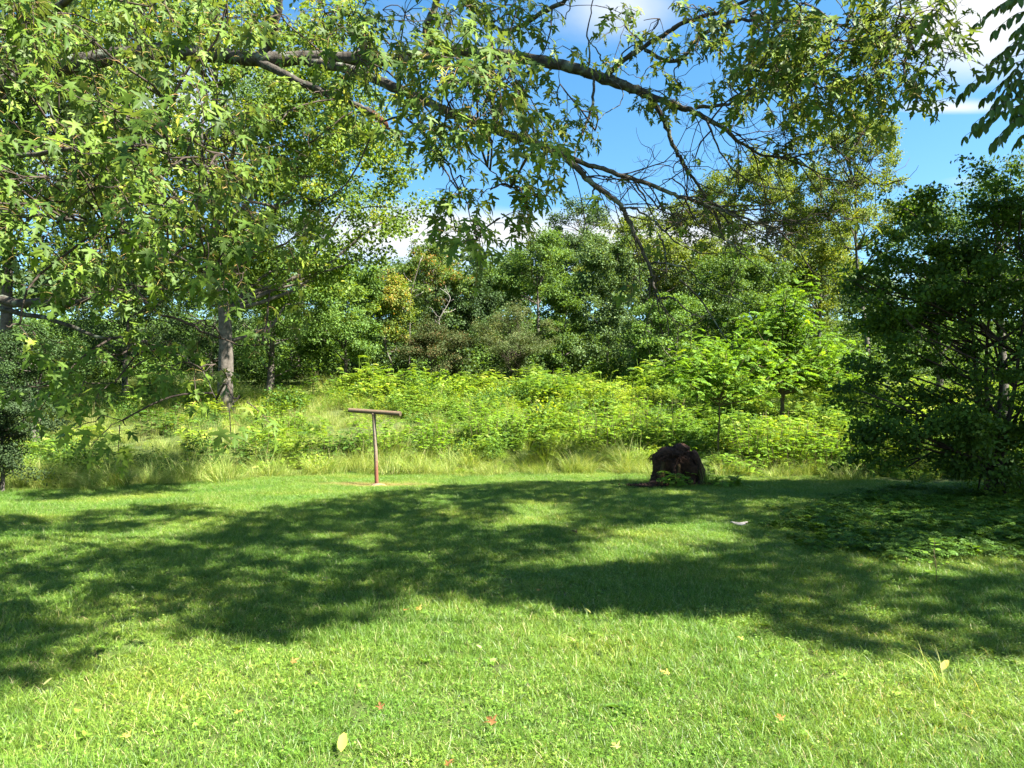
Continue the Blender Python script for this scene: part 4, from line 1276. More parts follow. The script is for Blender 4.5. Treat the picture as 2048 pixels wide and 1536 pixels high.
bb.build('bough', M['treebark'], walnut, smooth=True, origin=WT)
WL = []
wst = MB()


def walnut_leaf(b, e, nl, size):
    b = np.asarray(b); e = np.asarray(e)
    mid = (b + e) / 2 + np.array([0, 0, .05])
    path = spline([b, mid, e], nl + 2)
    wst.add(*tube(path, np.linspace(.0035, .0015, nl + 2), 4))
    for i in range(2, nl + 2):
        tg_ = nrm(path[i] - path[i - 1]); sd = nrm(np.cross(tg_, [0, 0, 1.0]))
        for s_ in ((-1, 1) if i < nl + 1 else (-1, 1, 0)):
            d = sd * s_ * .8 + tg_ * (.45 if s_ else 1) + np.array([0, 0, -.75]) + rng.normal(0, .2, 3)
            n_ = np.array([0, 0, 1.0]) + sd * s_ * .3 + rng.normal(0, .25, 3)
            WL.append((path[i], d, n_, size * rng.uniform(.75, 1.2)))


for (a, b, c, d, Yd) in [(2070, -10, 1955, 45, 4.0), (2080, 20, 1990, 60, 4.1), (2060, 5, 2000, 10, 4.3), (2090, 40, 2035, 60, 4.0), (2070, 90, 1990, 115, 4.1), (2060, 105, 1945, 165, 4.0), (2075, 115, 1925, 185, 4.05),
                         (2080, 130, 1970, 195, 4.2), (2060, 150, 1990, 205, 4.1), (2070, 190, 1950, 245, 4.0), (2080, 200, 1930, 272, 4.05), (2090, 210, 1985, 285, 4.15), (2060, 160, 2010, 190, 4.3), (2070, 230, 2005, 270, 4.3),
                         (2080, 170, 2030, 230, 4.2), (2100, 90, 2020, 150, 4.4), (2110, 140, 2040, 180, 4.5), (2090, 60, 2010, 100, 4.5), (2100, 240, 2040, 280, 4.4), (2150, 0, 2060, 40, 4.4), (2150, 120, 2060, 180, 4.6), (2160, 220, 2080, 280, 4.5)]:
    Yd = Yd * 1.27
    walnut_leaf(P(a, b, Yd), P(c, d, Yd), int(rng.integers(5, 8)), .094)
    wst_b = P(a, b, Yd)
    j = np.argmin(np.linalg.norm(bough - wst_b, axis=1))
    limb_to(wst, bough[j], wst_b, .007, .004, sag=.05, n=6, sides=4)
wst.build('leaf_stalks', M['twig'], walnut, origin=WT)['kind'] = 'stuff'
lv = []
for k in range(8):
    b_ = MB()
    v_, t_ = LEAFLET
    v2 = v_.copy(); v2[:, 2] += -.25 * rng.uniform(.2, 1.3) * v2[:, 1] ** 2; v2[:, 0] *= rng.uniform(.85, 1.25)
    b_.add(v2, t=t_, r=rng.uniform(.1, .85)); lv.append(b_.mesh('leaflet', M['walnut'], True))
for (p_, d_, n_, s_) in WL[:300]:
    o = bpy.data.objects.new('leaflet', lv[rng.integers(0, 8)])
    m4 = np.eye(4); m4[:3, :3] = frames(d_[None], n_[None])[0] * s_; m4[:3, 3] = p_ - WT
    o.matrix_basis = Matrix(m4.tolist()); COL.objects.link(o); o.parent = walnut

# ------------------------------------------------------------------ upper crowns (above the view): unseen leaf clumps set along sun rays to shade the lawn
SHADE = [  # polygons of ground, as the photograph shows them, that lie in shade, with how closed the shade is
    ([(-200, 1420), (0, 1400), (130, 1310), (300, 1240), (330, 1300), (560, 1270), (700, 1235), (830, 1190), (960, 1150), (1100, 1150), (1200, 1190), (1300, 1215), (1430, 1245), (1600, 1290), (1800, 1305), (2048, 1310), (2400, 1320),
      (2400, 965), (1900, 965), (1560, 962), (1200, 965), (1100, 965), (900, 972), (760, 988), (640, 1003), (560, 1020), (480, 1032), (400, 1070), (200, 1110), (0, 1140), (-200, 1160)], .95),
    ([(-200, 1035), (150, 1035), (300, 1012), (440, 1015), (420, 1045), (250, 1065), (-200, 1085)], .6),
    ([(60, 925), (380, 935), (360, 985), (60, 1005)], .8),
    ([(1010, 895), (1180, 895), (1200, 945), (1010, 945)], .8),
]
LIT = [
    ([(1130, 1165), (1205, 1068), (1440, 1046), (1475, 1084), (1345, 1118), (1235, 1176)], 1.0),
    ([(1000, 1155), (1030, 1105), (1180, 1110), (1190, 1165)], .75),
    ([(990, 1055), (1020, 1005), (1125, 1010), (1120, 1055)], .95),
    ([(400, 1150), (470, 1108), (590, 1105), (560, 1150)], .6),
    ([(630, 1090), (660, 1072), (780, 1068), (760, 1090)], .6),
    ([(-200, 1240), (-200, 1165), (120, 1165), (170, 1200), (60, 1245)], .55),
    ([(1760, 1172), (1790, 1104), (2010, 1098), (2030, 1168)], 1.0),
    ([(1760, 1220), (1800, 1186), (2200, 1186), (2200, 1222)], .6),
    ([(1490, 1030), (1520, 985), (1590, 985), (1570, 1030)], .5),
    ([(1700, 1050), (1730, 1028), (1860, 1030), (1850, 1052)], .5),
    ([(1300, 990), (1330, 962), (1420, 965), (1400, 992)], .4),
    ([(800, 1020), (830, 995), (920, 990), (900, 1020)], .4),
    ([(-200, 1230), (260, 1230), (200, 1450), (-200, 1460)], .3),
    ([(120, 1290), (330, 1225), (420, 1230), (420, 1290), (150, 1340)], .6),
]


def inside(poly, x, y):
    r = np.zeros(len(x), bool)
    j = len(poly) - 1
    for i in range(len(poly)):
        xi, yi = poly[i]; xj, yj = poly[j]
        if yi != yj:
            c = ((yi > y) != (yj > y)) & (x < (xj - xi) * (y - yi) / (yj - yi) + xi)
            r ^= c
        j = i
    return r


stp = .30
gx, gy = np.meshgrid(np.arange(-13, 15, stp), np.arange(4.0, 24, stp))
gx = gx.ravel() + rng.uniform(-.14, .14, gx.size); gy = gy.ravel() + rng.uniform(-.14, .14, gy.size)
qx, qy, _ = project(np.column_stack([gx, gy, np.zeros(gx.size)]))
pr = np.zeros(gx.size)
for poly, d in SHADE:
    pr = np.where(inside(poly, qx, qy), np.maximum(pr, d), pr)
for poly, d in LIT:
    c0 = np.mean(np.array(poly, float), 0); poly = [tuple(c0 + (np.array(q) - c0) * 1.14) for q in poly]
    pr = np.where(inside(poly, qx, qy), pr * (1 - d), pr)
# where the boughs in view already shade the lawn, the upper crown is thinner
tan = math.tan(SUN_EL)
lg = mp_[:, :2] - SUN_H[None] * (mp_[:, 2] / tan)[:, None]
cell = .45
hx = np.floor((lg[:, 0] + 14) / cell).astype(int); hy = np.floor((lg[:, 1] + 1) / cell).astype(int)
cov = np.zeros((70, 70))
ok = (hx >= 0) & (hx < 70) & (hy >= 0) & (hy < 70)
np.add.at(cov, (hx[ok], hy[ok]), .22 * ms_[ok] ** 2 / cell ** 2)
ci_ = np.clip(np.floor((gx + 14) / cell).astype(int), 0, 69); cj_ = np.clip(np.floor((gy + 1) / cell).astype(int), 0, 69)
pr = pr * np.clip(1.05 - 1.0 * cov[ci_, cj_], .0, 1)
k = rng.random(gx.size) < pr
gx, gy = gx[k], gy[k]
tan = math.tan(SUN_EL)
h0 = np.full(gx.size, 10.0)
for _ in range(6):                                   # stay above what the photograph shows
    yy = gy + SUN_H[1] * h0 / tan
    xx = gx + SUN_H[0] * h0 / tan
    vis_top = np.where(np.abs(xx) < .72 * yy + .8, 2.6 + .60 * np.maximum(yy, 0), 4.8)
    h0 = np.maximum(h0, vis_top + .4)
hh = h0 + rng.gamma(1.6, .8, gx.size)
cc = np.column_stack([gx, gy, np.zeros(gx.size)]) + SUN * (hh / math.sin(SUN_EL))[:, None]
ex_ = []  # extra unseen clumps, added sunward of the walnut bough to darken it
for b0 in bough[8:]:
    for _ in range(13):
        ex_.append(b0 + rng.normal(0, .32, 3) + SUN * rng.uniform(3.5, 6.5))
for _ in range(300):                                 # unseen clumps added sunward to shade the dark tree
    ex_.append(np.array([rng.uniform(7.0, 12.5), rng.uniform(13.5, 17), rng.uniform(.3, 6.5)]) + SUN * rng.uniform(8.5, 12.0))
cc = np.vstack([cc, ex_])
isw = cc[:, 0] > 7.2 - .15 * (cc[:, 1] - 6)
for nm_, mk, root, org, mat_, tm, sz in (('shade_crown', ~isw, maple, TR, M['maple'], DIAMOND, .21), ('shade_crown', isw, walnut, WT, M['walnut'], DIAMOND, .21)):
    c_ = cc[mk]
    per = 20
    m = len(c_) * per
    p = np.repeat(c_, per, 0) + rng.normal(0, 1, (m, 3)) * np.array([.13, .13, .2])
    d = rng.normal(size=(m, 3)) + np.array([0, 0, -.3])
    n_ = np.array([0, 0, .6]) + SUN * .9 + rng.normal(0, .5, (m, 3))
    b_ = MB(); put_leaves(b_, tm, p, frames(d, n_), sz * rng.uniform(.7, 1.25, m), rng.random(m) * .94)
    b_.build(nm_, mat_, root, origin=org)['kind'] = 'stuff'
    # boughs that carry it
    b2 = MB()
    tpth = tp if root is maple else wp
    for i in rng.choice(len(c_), 22, replace=False):
        j = np.argmin(np.abs(tpth[:, 2] - (c_[i, 2] - 1.4)))
        limb_to(b2, tpth[j], c_[i], .04, .010, sag=.08, n=8, sides=5)
    b2.build('upper_branches', M['treebark'], root, origin=org)['kind'] = 'stuff'

# two more tall trees right of the view shade the dark tree
for (x, y, H, R_, lab) in ((16.5, 12.0, 13.5, 4.2, 'tall shade tree beyond the right edge of the lawn'), (19.0, 18.5, 13, 4.0, 'second tall shade tree beyond the right edge, farther back')):
    make_tree('tall_shade_tree', lab, 'tree', x, y, H, [(0, 0, H * .62, R_, R_, H * .33, 3), (-R_ * .4, 0, H * .5, R_ * .7, R_ * .7, H * .25, 1), (R_ * .3, R_ * .3, H * .75, R_ * .6, R_ * .6, H * .2, 1)], M['leftdark'],
              230, 50, .19, clump_r=.85, trunk_r=.3)

# ------------------------------------------------------------------ clothes-line post
PY = 17.7
base = P(754, 973, PY); base[2] = float(ground_z(base[0], PY)) - .02
top = P(747.4, 824, PY)


def post_mat():
    m, nt, N, L = mat_new('rusty_painted_pipe')
    out = N('ShaderNodeOutputMaterial')
    tc = N('ShaderNodeTexCoord')
    n1 = N('ShaderNodeTexNoise'); n1.inputs['Scale'].default_value = 11; n1.inputs['Detail'].default_value = 8; n1.inputs['Roughness'].default_value = .7
    L(tc.outputs['Object'], n1.inputs['Vector'])
    sp = N('ShaderNodeSeparateXYZ'); L(tc.outputs['Object'], sp.inputs[0])
    ad = N('ShaderNodeMath'); ad.operation = 'MULTIPLY_ADD'; ad.inputs[1].default_value = .35; ad.inputs[2].default_value = -.02
    L(n1.outputs['Fac'], ad.inputs[0])
    a2 = N('ShaderNodeMath'); a2.operation = 'ADD'
    ml = N('ShaderNodeMath'); ml.operation = 'MULTIPLY'; ml.inputs[1].default_value = .42
    L(sp.outputs['Z'], ml.inputs[0]); L(ml.outputs[0], a2.inputs[0]); L(ad.outputs[0], a2.inputs[1])
    rp = ramp(N, [(.10, (.07, .035, .022)), (.22, (.15, .050, .026)), (.36, (.15, .058, .032)), (.44, (.15, .115, .075)), (.75, (.19, .165, .12)), (.86, (.13, .098, .060)), (1.0, (.115, .082, .048))])
    L(a2.outputs[0], rp.inputs[0])
    n2 = N('ShaderNodeTexNoise'); n2.inputs['Scale'].default_value = 26; n2.inputs['Detail'].default_value = 6
    L(tc.outputs['Object'], n2.inputs['Vector'])
    r2 = ramp(N, [(.50, (0, 0, 0)), (.62, (1, 1, 1))]); L(n2.outputs['Fac'], r2.inputs[0])
    mx = N('ShaderNodeMixRGB'); mx.inputs['Color2'].default_value = (.11, .055, .035, 1)
    mf = N('ShaderNodeMath'); mf.operation = 'MULTIPLY'; mf.inputs[1].default_value = .7
    L(r2.outputs[0], mf.inputs[0]); L(mf.outputs[0], mx.inputs['Fac']); L(rp.outputs[0], mx.inputs['Color1'])
    pb = N('ShaderNodeBsdfPrincipled'); pb.inputs['Roughness'].default_value = .75; pb.inputs['Specular IOR Level'].default_value = .3
    L(mx.outputs[0], pb.inputs['Base Color'])
    bp = N('ShaderNodeBump'); bp.inputs['Strength'].default_value = .4; bp.inputs['Distance'].default_value = .01
    L(n2.outputs['Fac'], bp.inputs['Height']); L(bp.outputs[0], pb.inputs['Normal'])
    L(pb.outputs[0], out.inputs['Surface'])
    return m


M['post'] = post_mat()
post = empty('clothesline_post', base, 'rusty T-shaped metal clothesline post standing at the edge of the lawn', 'post')
mb = MB()
pth = spline([base + [0, 0, -.1], base * .5 + top * .5 + [.004, 0, 0], top], 16)
mb.add(*tube(pth, .044 + .002 * rng.random(16), 20, .012))
mb.build('upright', M['post'], post, smooth=True, origin=base)
bl = P(698, 820.5, 17.95); br = P(801, 827.5, 17.45)
ax = nrm((br - bl)[None])[0]
mb = MB()
n = 18
outer = np.linspace(0, 1, n)[:, None] * (br - bl) + bl
v, t, q = tube(outer, .054, 22, .012, cap=False)
mb.add(v, q=q)
v2, t2, q2 = tube(np.array([br, br - ax * .25]), .046, 22, 0, cap=False)
mb.add(v2, q=q2)
v3, t3, q3 = tube(np.array([bl, bl + ax * .25]), .046, 22, 0, cap=False)
mb.add(v3, q=q3[:, ::-1])
# rims
for e_, vo, off in ((br, v[-22:], v2[:22]), (bl, v[:22], v3[:22])):
    r_ = np.vstack([vo, off]); j = np.arange(22); k = (j + 1) % 22
    mb.add(r_, q=np.stack([j, k, k + 22, j + 22], -1))
mb.build('crossbar', M['post'], post, smooth=True, origin=base)
mb = MB()
v, t, q = tube(np.array([top + [0, 0, -.085], top + [0, 0, -.06], top + [0, 0, -.03]]), [.046, .050, .050], 18, .03)
mb.add(v, t=t, q=q)
mb.build('weld_collar', M['post'], post, smooth=True, origin=base)
for f in (.09, .30, .70, .91):                       # eye bolts for the lines
    c = bl + (br - bl) * f
    mb = MB(); mb.add(*tube(spline([c + [0, 0, .04], c + [0, 0, .062], c + [0, -.008, .075]], 5), .006, 6))
    mb.build('eye_bolt', M['post'], post, origin=base)
# ring of bare earth round the foot
mb = MB()
a = np.linspace(0, 6.283, 25)[:-1]
rr_ = .16 + .05 * np.sin(3 * a + 1) + rng.uniform(-.02, .02, 24)
v = np.vstack([[[0, 0, .075]], np.column_stack([np.cos(a) * rr_ * .55, np.sin(a) * rr_ * .5, np.full(24, .06)]), np.column_stack([np.cos(a) * rr_ * 1.5, np.sin(a) * rr_ * 1.1, np.full(24, -.01)])])
j = np.arange(24); k = (j + 1) % 24
mb.add(v, t=np.stack([np.zeros(24, int), j + 1, k + 1], -1), q=np.stack([j + 1, j + 25, k + 25, k + 1], -1))
M['earth'] = bark_mat('bare_earth', (.10, .06, .04), (.24, .16, .10), 18, .6)
o = mb.build('earth_mound', M['earth'], None, smooth=True)
o.location = (base[0], base[1], base[2] + .02)
tag(o, 'small mound of bare earth at the foot of the clothesline post', 'soil')

# ------------------------------------------------------------------ rotten stump
SY = 17.9
SB = P(1352, 970, SY); SB[2] = float(ground_z(SB[0], SY)) - .03
M['rot'] = bark_mat('rotten_wood', (.010, .006, .004), (.070, .036, .022), 13, 1.0)
M['fibre'] = bark_mat('wood_fibre', (.022, .012, .008), (.085, .045, .028), 24, .6)
M['mosswood'] = bark_mat('mossy_wood', (.025, .017, .008), (.085, .055, .018), 10, .8)
stump = empty('tree_stump', SB, 'dark rotten tree stump with shaggy top at the back of the lawn', 'stump')
nu, nv = 72, 26
uu = np.linspace(0, 2 * math.pi, nu, endpoint=False); vv = np.linspace(0, 1, nv)
U, V = np.meshgrid(uu, vv)
prof = np.interp(V, [0, .12, .3, .55, .75, .9, 1.0], [1.15, 1.02, .98, 1.0, .95, .70, .30])
ridge = 1 + .05 * np.sin(3 * U + 5 * V) + .09 * np.sin(7 * U + 2 * V) + .06 * np.sin(13 * U - 3 * V + 1) + .05 * np.sin(23 * U + 9 * V)
hollow = 1 - .36 * np.exp(-(((U - 5.05 + .2 * V) / .34) ** 2)) * np.exp(-((V - .40) / .26) ** 2)    # dark cavity on the side facing the lawn
hollow *= 1 - .22 * np.exp(-(((U - 4.2) / .2) ** 2)) * np.exp(-((V - .35) / .25) ** 2)
rad = .52 * prof * ridge * hollow * (1 + rng.normal(0, .018, U.shape))
hgt = .84 + .10 * np.sin(2 * U + .6) + .07 * np.sin(5 * U + 1) + .05 * np.sin(11 * U)
Z = V * hgt * .98 + rng.normal(0, .012, V.shape) * (V > .1)
Xc = .03 * np.sin(3 * V)
X = rad * np.cos(U) * 1.05 + Xc - .06 * V; Yv = rad * np.sin(U) * .85
pts = np.stack([X, Yv, Z], -1).reshape(-1, 3)
i = np.arange(nv - 1)[:, None] * nu; j = np.arange(nu)[None]; k = (j + 1) % nu
q = np.stack([i + j, i + k, i + k + nu, i + j + nu], -1).reshape(-1, 4)
pts = np.vstack([pts, [[-.05, 0, .78]]])
t = np.stack([np.full(nu, nu * nv), (nv - 1) * nu + np.arange(nu), (nv - 1) * nu + (np.arange(nu) + 1) % nu], -1)
mb = MB(); mb.add(pts, t=t, q=q)
mb.build('body', M['rot'], stump, smooth=True)
# two crowning lumps of crumbling wood
for (cx, cyy, cz, r_) in ((-.22, -.12, .80, .19), (.10, -.06, .90, .17), (-.40, -.1, .66, .15), (.33, -.05, .70, .15), (-.02, -.22, .78, .13), (.22, -.2, .66, .12)):
    mb = MB()
    a = np.linspace(0, 2 * math.pi, 14, endpoint=False); b = np.linspace(0, math.pi, 9)
    A, B = np.meshgrid(a, b)
    rr_ = r_ * (1 + .16 * np.sin(4 * A + 3 * B) + rng.normal(0, .09, A.shape))
    vs = np.stack([cx + rr_ * np.sin(B) * np.cos(A) * 1.2, cyy + rr_ * np.sin(B) * np.sin(A), cz + rr_ * np.cos(B) * .8], -1).reshape(-1, 3)
    i = np.arange(8)[:, None] * 14; j = np.arange(14)[None]; k = (j + 1) % 14
    mb.add(vs, q=np.stack([i + j, i + j + 14, i + k + 14, i + k], -1).reshape(-1, 4))
    mb.build('crumbling_top', M['rot'], stump, smooth=False)
# shaggy fibres
mb = MB()
for _ in range(520):
    a = rng.uniform(2.6, 6.9) if rng.random() < .8 else rng.uniform(0, 6.28); v_ = rng.uniform(.72, 1.02)
    r_ = .52 * np.interp(v_, [0, .12, .3, .55, .75, .9, 1.0], [1.12, .98, .88, .95, .92, .66, .30])
    p0 = np.array([r_ * math.cos(a) * 1.06 - .05, r_ * math.sin(a) * .87, v_ * .88])
    d = np.array([math.cos(a), math.sin(a), 0]) * rng.uniform(.02, .10)
    ln = rng.uniform(.03, .14)
    p1 = p0 + d + np.array([rng.normal(0, .03), rng.normal(0, .03), .02]); p2 = p1 + d * .3 + np.array([rng.normal(0, .03), 0, -ln])
    mb.add(*tube(spline([p0, p1, p2], 5), np.linspace(.009, .003, 5) * rng.uniform(.6, 1.5), 4))
o = mb.build('wood_fibres', M['fibre'], stump); o['kind'] = 'stuff'
# buttress slabs and roots
for pth_, r0, r1, mt in (([(.36, -.16, .84), (.50, -.22, .60), (.57, -.26, .30), (.58, -.28, -.02)], .075, .08, 'fibre'),
                         ([(-.36, -.30, .62), (-.40, -.36, .35), (-.46, -.40, .08), (-.50, -.44, -.05)], .06, .08, 'mosswood'),
                         ([(-.02, -.42, .55), (-.04, -.45, .30), (-.10, -.52, .02)], .035, .05, 'mosswood'),
                         ([(-.45, -.3, .12), (-.8, -.45, .06), (-1.15, -.55, .0)], .10, .03, 'rot'),
                         ([(.45, -.3, .10), (.75, -.42, .05), (1.0, -.5, -.02)], .09, .03, 'rot'),
                         ([(.5, .2, .12), (.9, .35, .05), (1.3, .5, -.03)], .09, .03, 'rot')):
    mb = MB(); s_ = spline(pth_, 12); s_ += rng.normal(0, .008, s_.shape)
    mb.add(*tube(s_, np.linspace(r0, r1, 12), 10, .12)); mb.build('root', M[mt], stump, smooth=True)
# crumbled wood and bark at its left foot
mb = MB()
for _ in range(240):
    c = np.array([-.75 + rng.normal(0, .28), -.42 + rng.normal(0, .16), rng.uniform(.0, .05)])
    d = nrm(rng.normal(size=3) * np.array([1, 1, .3])); s_ = rng.uniform(.02, .07)
    mb.add(*tube(np.array([c - d * s_, c + d * s_]), rng.uniform(.006, .02), 4))
o = mb.build('wood_debris', M['rot']); o.location = tuple(SB + [0, 0, .04])
tag(o, 'crumbled rotten wood scattered at the left foot of the stump', 'wood debris', kind='stuff')


# ------------------------------------------------------------------ single plants
def plant(name, label, cat, loc, nstem, nfr, h, spread, flen, nl, size, mat, group=None):
    root = empty(name, loc, label, cat, group)
    lb, sb = frond_clump(nstem, nfr, h, spread, flen, nl, size)
    sb.build('stems', M['stem'], root)['kind'] = 'stuff'
    lb.build('foliage', mat, root)['kind'] = 'stuff'
    return root


def gp(px, Y):
    x = (px - 1024) / FPX * Y
    return (x, Y, float(ground_z(x, Y)) - .02)


MB_ = 'single bushes standing out in the meadow'
for (px, Y, nstem, nfr, h, sp, mat, lab) in [
        (410, 21.6, 14, 11, 1.0, .50, 'bushdark', 'dark green bush at the lawn edge below the hanging maple leaves'),
        (515, 22.4, 16, 11, 1.05, .55, 'bushdark', 'dark green bush between the lawn edge and the T-shaped post'),
        (330, 27, 22, 11, 1.2, 1.0, 'bushdark', 'broad dark bush in the meadow behind the lowest hanging maple leaves'),
        (560, 27, 18, 10, 1.1, .8, 'bush', 'green bush in the meadow up the slope left of the post'),
        (665, 22.8, 14, 11, 1.0, .5, 'bushdark', 'low dark bush just left of the T-shaped post'),
        (765, 23.5, 22, 12, 1.5, .7, 'bush', 'feathery green bush directly behind the T-shaped post'),
        (860, 23.5, 18, 11, 1.25, .7, 'bush', 'feathery green bush right behind the crossbar end'),
        (1000, 25, 22, 12, 1.5, .9, 'bush', 'bright feathery bush in the middle of the meadow'),
        (1110, 27.5, 20, 11, 1.4, .9, 'bushdark', 'darker bush in the upper middle of the meadow'),
        (1215, 24.5, 24, 12, 1.7, .9, 'bush', 'tall bright bush in the meadow left of the stump'),
        (1310, 26, 24, 12, 1.8, 1.0, 'bush', 'bright bush at the top of the meadow above the stump'),
        (1085, 22.4, 14, 10, .8, .4, 'goldenrod', 'yellow-green goldenrod clump at the front of the meadow'),
        (1545, 22.4, 40, 13, 1.8, 1.2, 'bush', 'bright yellow-green bush right of the thin forked sapling'),
        (1660, 21.6, 34, 12, 1.3, 1.1, 'bush', 'bright bush with dry stems at its foot, right part of the meadow'),
        (1770, 21.5, 30, 12, 1.4, 1.0, 'goldenrod', 'yellow-green bush glowing behind the dark tree'),
        (1880, 22.5, 24, 12, 1.5, 1.0, 'locust', 'sunlit bush seen through the lower branches of the dark tree'),
        (630, 36, 8, 10, 1.7, .3, 'locust', 'pale compound-leaved seedling against the dark thicket at the meadow top'),
        (780, 36, 22, 11, 1.5, 1.2, 'bush', 'bright bush at the top of the meadow below the orange leafed tree'),
        (1480, 21.2, 12, 9, .6, .5, 'bush', 'low leafy plant beside the stump at the sapling foot')]:
    plant('meadow_bush', lab, 'bush', gp(px, Y), int(nstem * 1.25), nfr, h * .92, sp, .27, 8, .052, M[mat], MB_)

for (dx_, dy_, n_, h_, lab) in ((-.75, .1, 40, .42, 'grass tuft growing against the left side of the stump'), (.85, .25, 50, .5, 'grass tuft behind the right root of the stump'), (-.35, .75, 60, .6, 'tall grass clump directly behind the stump'), (.35, .8, 60, .55, 'tall grass clump behind the right half of the stump'), (-1.2, .5, 50, .45, 'loose grass clump a step left of the stump'), (1.35, .3, 60, .45, 'loose grass clump a step right of the stump'), (.1, -.75, 26, .22, 'short grass blades at the front foot of the stump')):
    r_ = empty('grass_tuft', SB + np.array([dx_, dy_, .02]), lab, 'grass tuft')
    tussock(n_, h_, .2, (.2, 1.0), .15).build('blades', M['tallgrass'], r_)['kind'] = 'stuff'
sp_ = SB + np.array([.05, -.62, .03])
plant('creeper', 'green compound-leaved creeper growing up the front of the stump', 'plant', sp_, 9, 7, .42, .36, .22, 5, .06, M['bush'])
plant('creeper', 'leafy creeper spreading right of the stump', 'plant', SB + np.array([.95, -.5, .03]), 10, 7, .3, .45, .2, 5, .055, M['bush'])
r_ = empty('grass_tuft', SB + np.array([.62, -.45, .02]), 'long upright grass blades against the right side of the stump', 'grass tuft')
tussock(46, .75, .12, (.1, .5), .1).build('blades', M['tallgrass'], r_)['kind'] = 'stuff'


def lawn_point(px, py):
    p = P(px, py, CAMZ * FPX / (py - 837))
    return np.array([p[0], p[1], float(ground_z(p[0], p[1]))])


r_ = empty('grass_tuft', lawn_point(1120, 1045), 'tuft of longer grass blades standing on the lawn in front of the stump', 'grass tuft')
tussock(34, .28, .09, (.3, 1.0), .25, (.004, .008)).build('blades', M['tallgrass'], r_)['kind'] = 'stuff'
r_ = empty('grass_tuft', lawn_point(1730, 1045), 'tuft of long grass blades beside the ferny ground cover', 'grass tuft')
tussock(30, .34, .08, (.4, 1.1), .2, (.004, .008)).build('blades', M['tallgrass'], r_)['kind'] = 'stuff'
r_ = empty('grass_tuft', lawn_point(1900, 1365), 'coarse tuft of long pale grass blades in the lower right lawn', 'grass tuft')
tussock(60, .24, .16, (.5, 1.2), .3, (.004, .007)).build('blades', M['tallgrass'], r_)['kind'] = 'stuff'

# locust seedling in the shaded lawn, its leaflets single parts
SL = lawn_point(1872, 1165)
seed = empty('locust_seedling', SL, 'small locust seedling with rows of round leaflets catching the sun in the shaded lawn', 'seedling')
mb = MB(); stp_ = spline([SL + [0, 0, -.02], SL + [.005, 0, .15], SL + [-.01, .01, .34]], 8) - SL
mb.add(*tube(stp_, np.linspace(.005, .003, 8), 6)); mb.build('stem', M['stem'], seed, smooth=True)
disc_v = np.array([[0, 0, 0], [.30, .2, .02], [.40, .5, .03], [.28, .85, .0], [0, 1, -.03], [-.28, .85, 0], [-.40, .5, .03], [-.30, .2, .02]], float)
disc_t = np.array([[0, i, i + 1] for i in range(1, 7)])
lm = []
for k in range(4):
    b_ = MB(); b_.add(disc_v, t=disc_t, r=rng.uniform(.4, .95)); lm.append(b_.mesh('leaflet', M['locust']))
for (b, e, nl) in (((0, 0, .16), (.26, -.05, .22), 6), ((0, 0, .10), (-.20, -.12, .12), 6), ((0, 0, .26), (-.24, .02, .33), 6), ((0, 0, .08), (.18, -.18, .02), 5), ((0, 0, .30), (.05, .1, .42), 4), ((0, 0, .20), (-.18, .1, .22), 5)):
    pth_ = spline([b, (np.array(b) + e) / 2 + [0, 0, .03], e], nl + 2)
    m2 = MB(); m2.add(*tube(pth_, .0018, 4)); m2.build('leaf_rib', M['stem'], seed)
    for i in range(1, nl + 2):
        tg_ = nrm(pth_[i] - pth_[i - 1]); sd = nrm(np.cross(tg_, [0, 0, 1.0]))
        for s_ in (-1, 1):
            d = sd * s_ + tg_ * .3 + rng.normal(0, .1, 3)
            o = bpy.data.objects.new('leaflet', lm[rng.integers(0, 4)])
            m4 = np.eye(4); m4[:3, :3] = frames(d[None], np.array([[0, -.2, 1.0]]) + rng.normal(0, .15, (1, 3)))[0] * rng.uniform(.042, .055); m4[:3, 3] = pth_[i]
            o.matrix_basis = Matrix(m4.tolist()); COL.objects.link(o); o.parent = seed


def herb(px, py, label, n, h, size, mat):
    p = lawn_point(px, py)
    r = empty('broadleaf_seedling', p, label, 'seedling')
    mb = MB(); mb.add(*tube(np.array([[0, 0, -.01], [.01, 0, h * .5], [0, .01, h]]), .003, 5)); mb.build('stem', M['stem'], r)
    for i in range(n):
        a = i * 2.2 + rng.uniform(0, .6); z = h * (.5 + .5 * i / n)
        b_ = MB(); v_, t_ = BROAD; b_.add(v_, t=t_, r=rng.uniform(.4, .9))
        o = bpy.data.objects.new('leaf', b_.mesh('leaf', M[mat])); COL.objects.link(o); o.parent = r
        m4 = np.eye(4); m4[:3, :3] = frames(np.array([[math.cos(a), math.sin(a), .15]]), np.array([[0, 0, 1.0]]) + rng.normal(0, .25, (1, 3)))[0] * size * rng.uniform(.8, 1.2); m4[:3, 3] = (0, 0, z)
        o.matrix_basis = Matrix(m4.tolist())
    return r


herb(652, 1172, 'little broad-leaved seedling in the shaded left half of the lawn', 6, .10, .065, 'silver')
herb(716, 1195, 'tiny seedling just right of and below the broad-leaved seedling', 4, .05, .05, 'ivy')
herb(1500, 1000, 'slender seedling in the shaded lawn right of the stump', 8, .30, .09, 'ivy')
herb(1240, 1415, 'dark dandelion-like rosette in the sunny lower lawn', 9, .03, .10, 'bushdark')

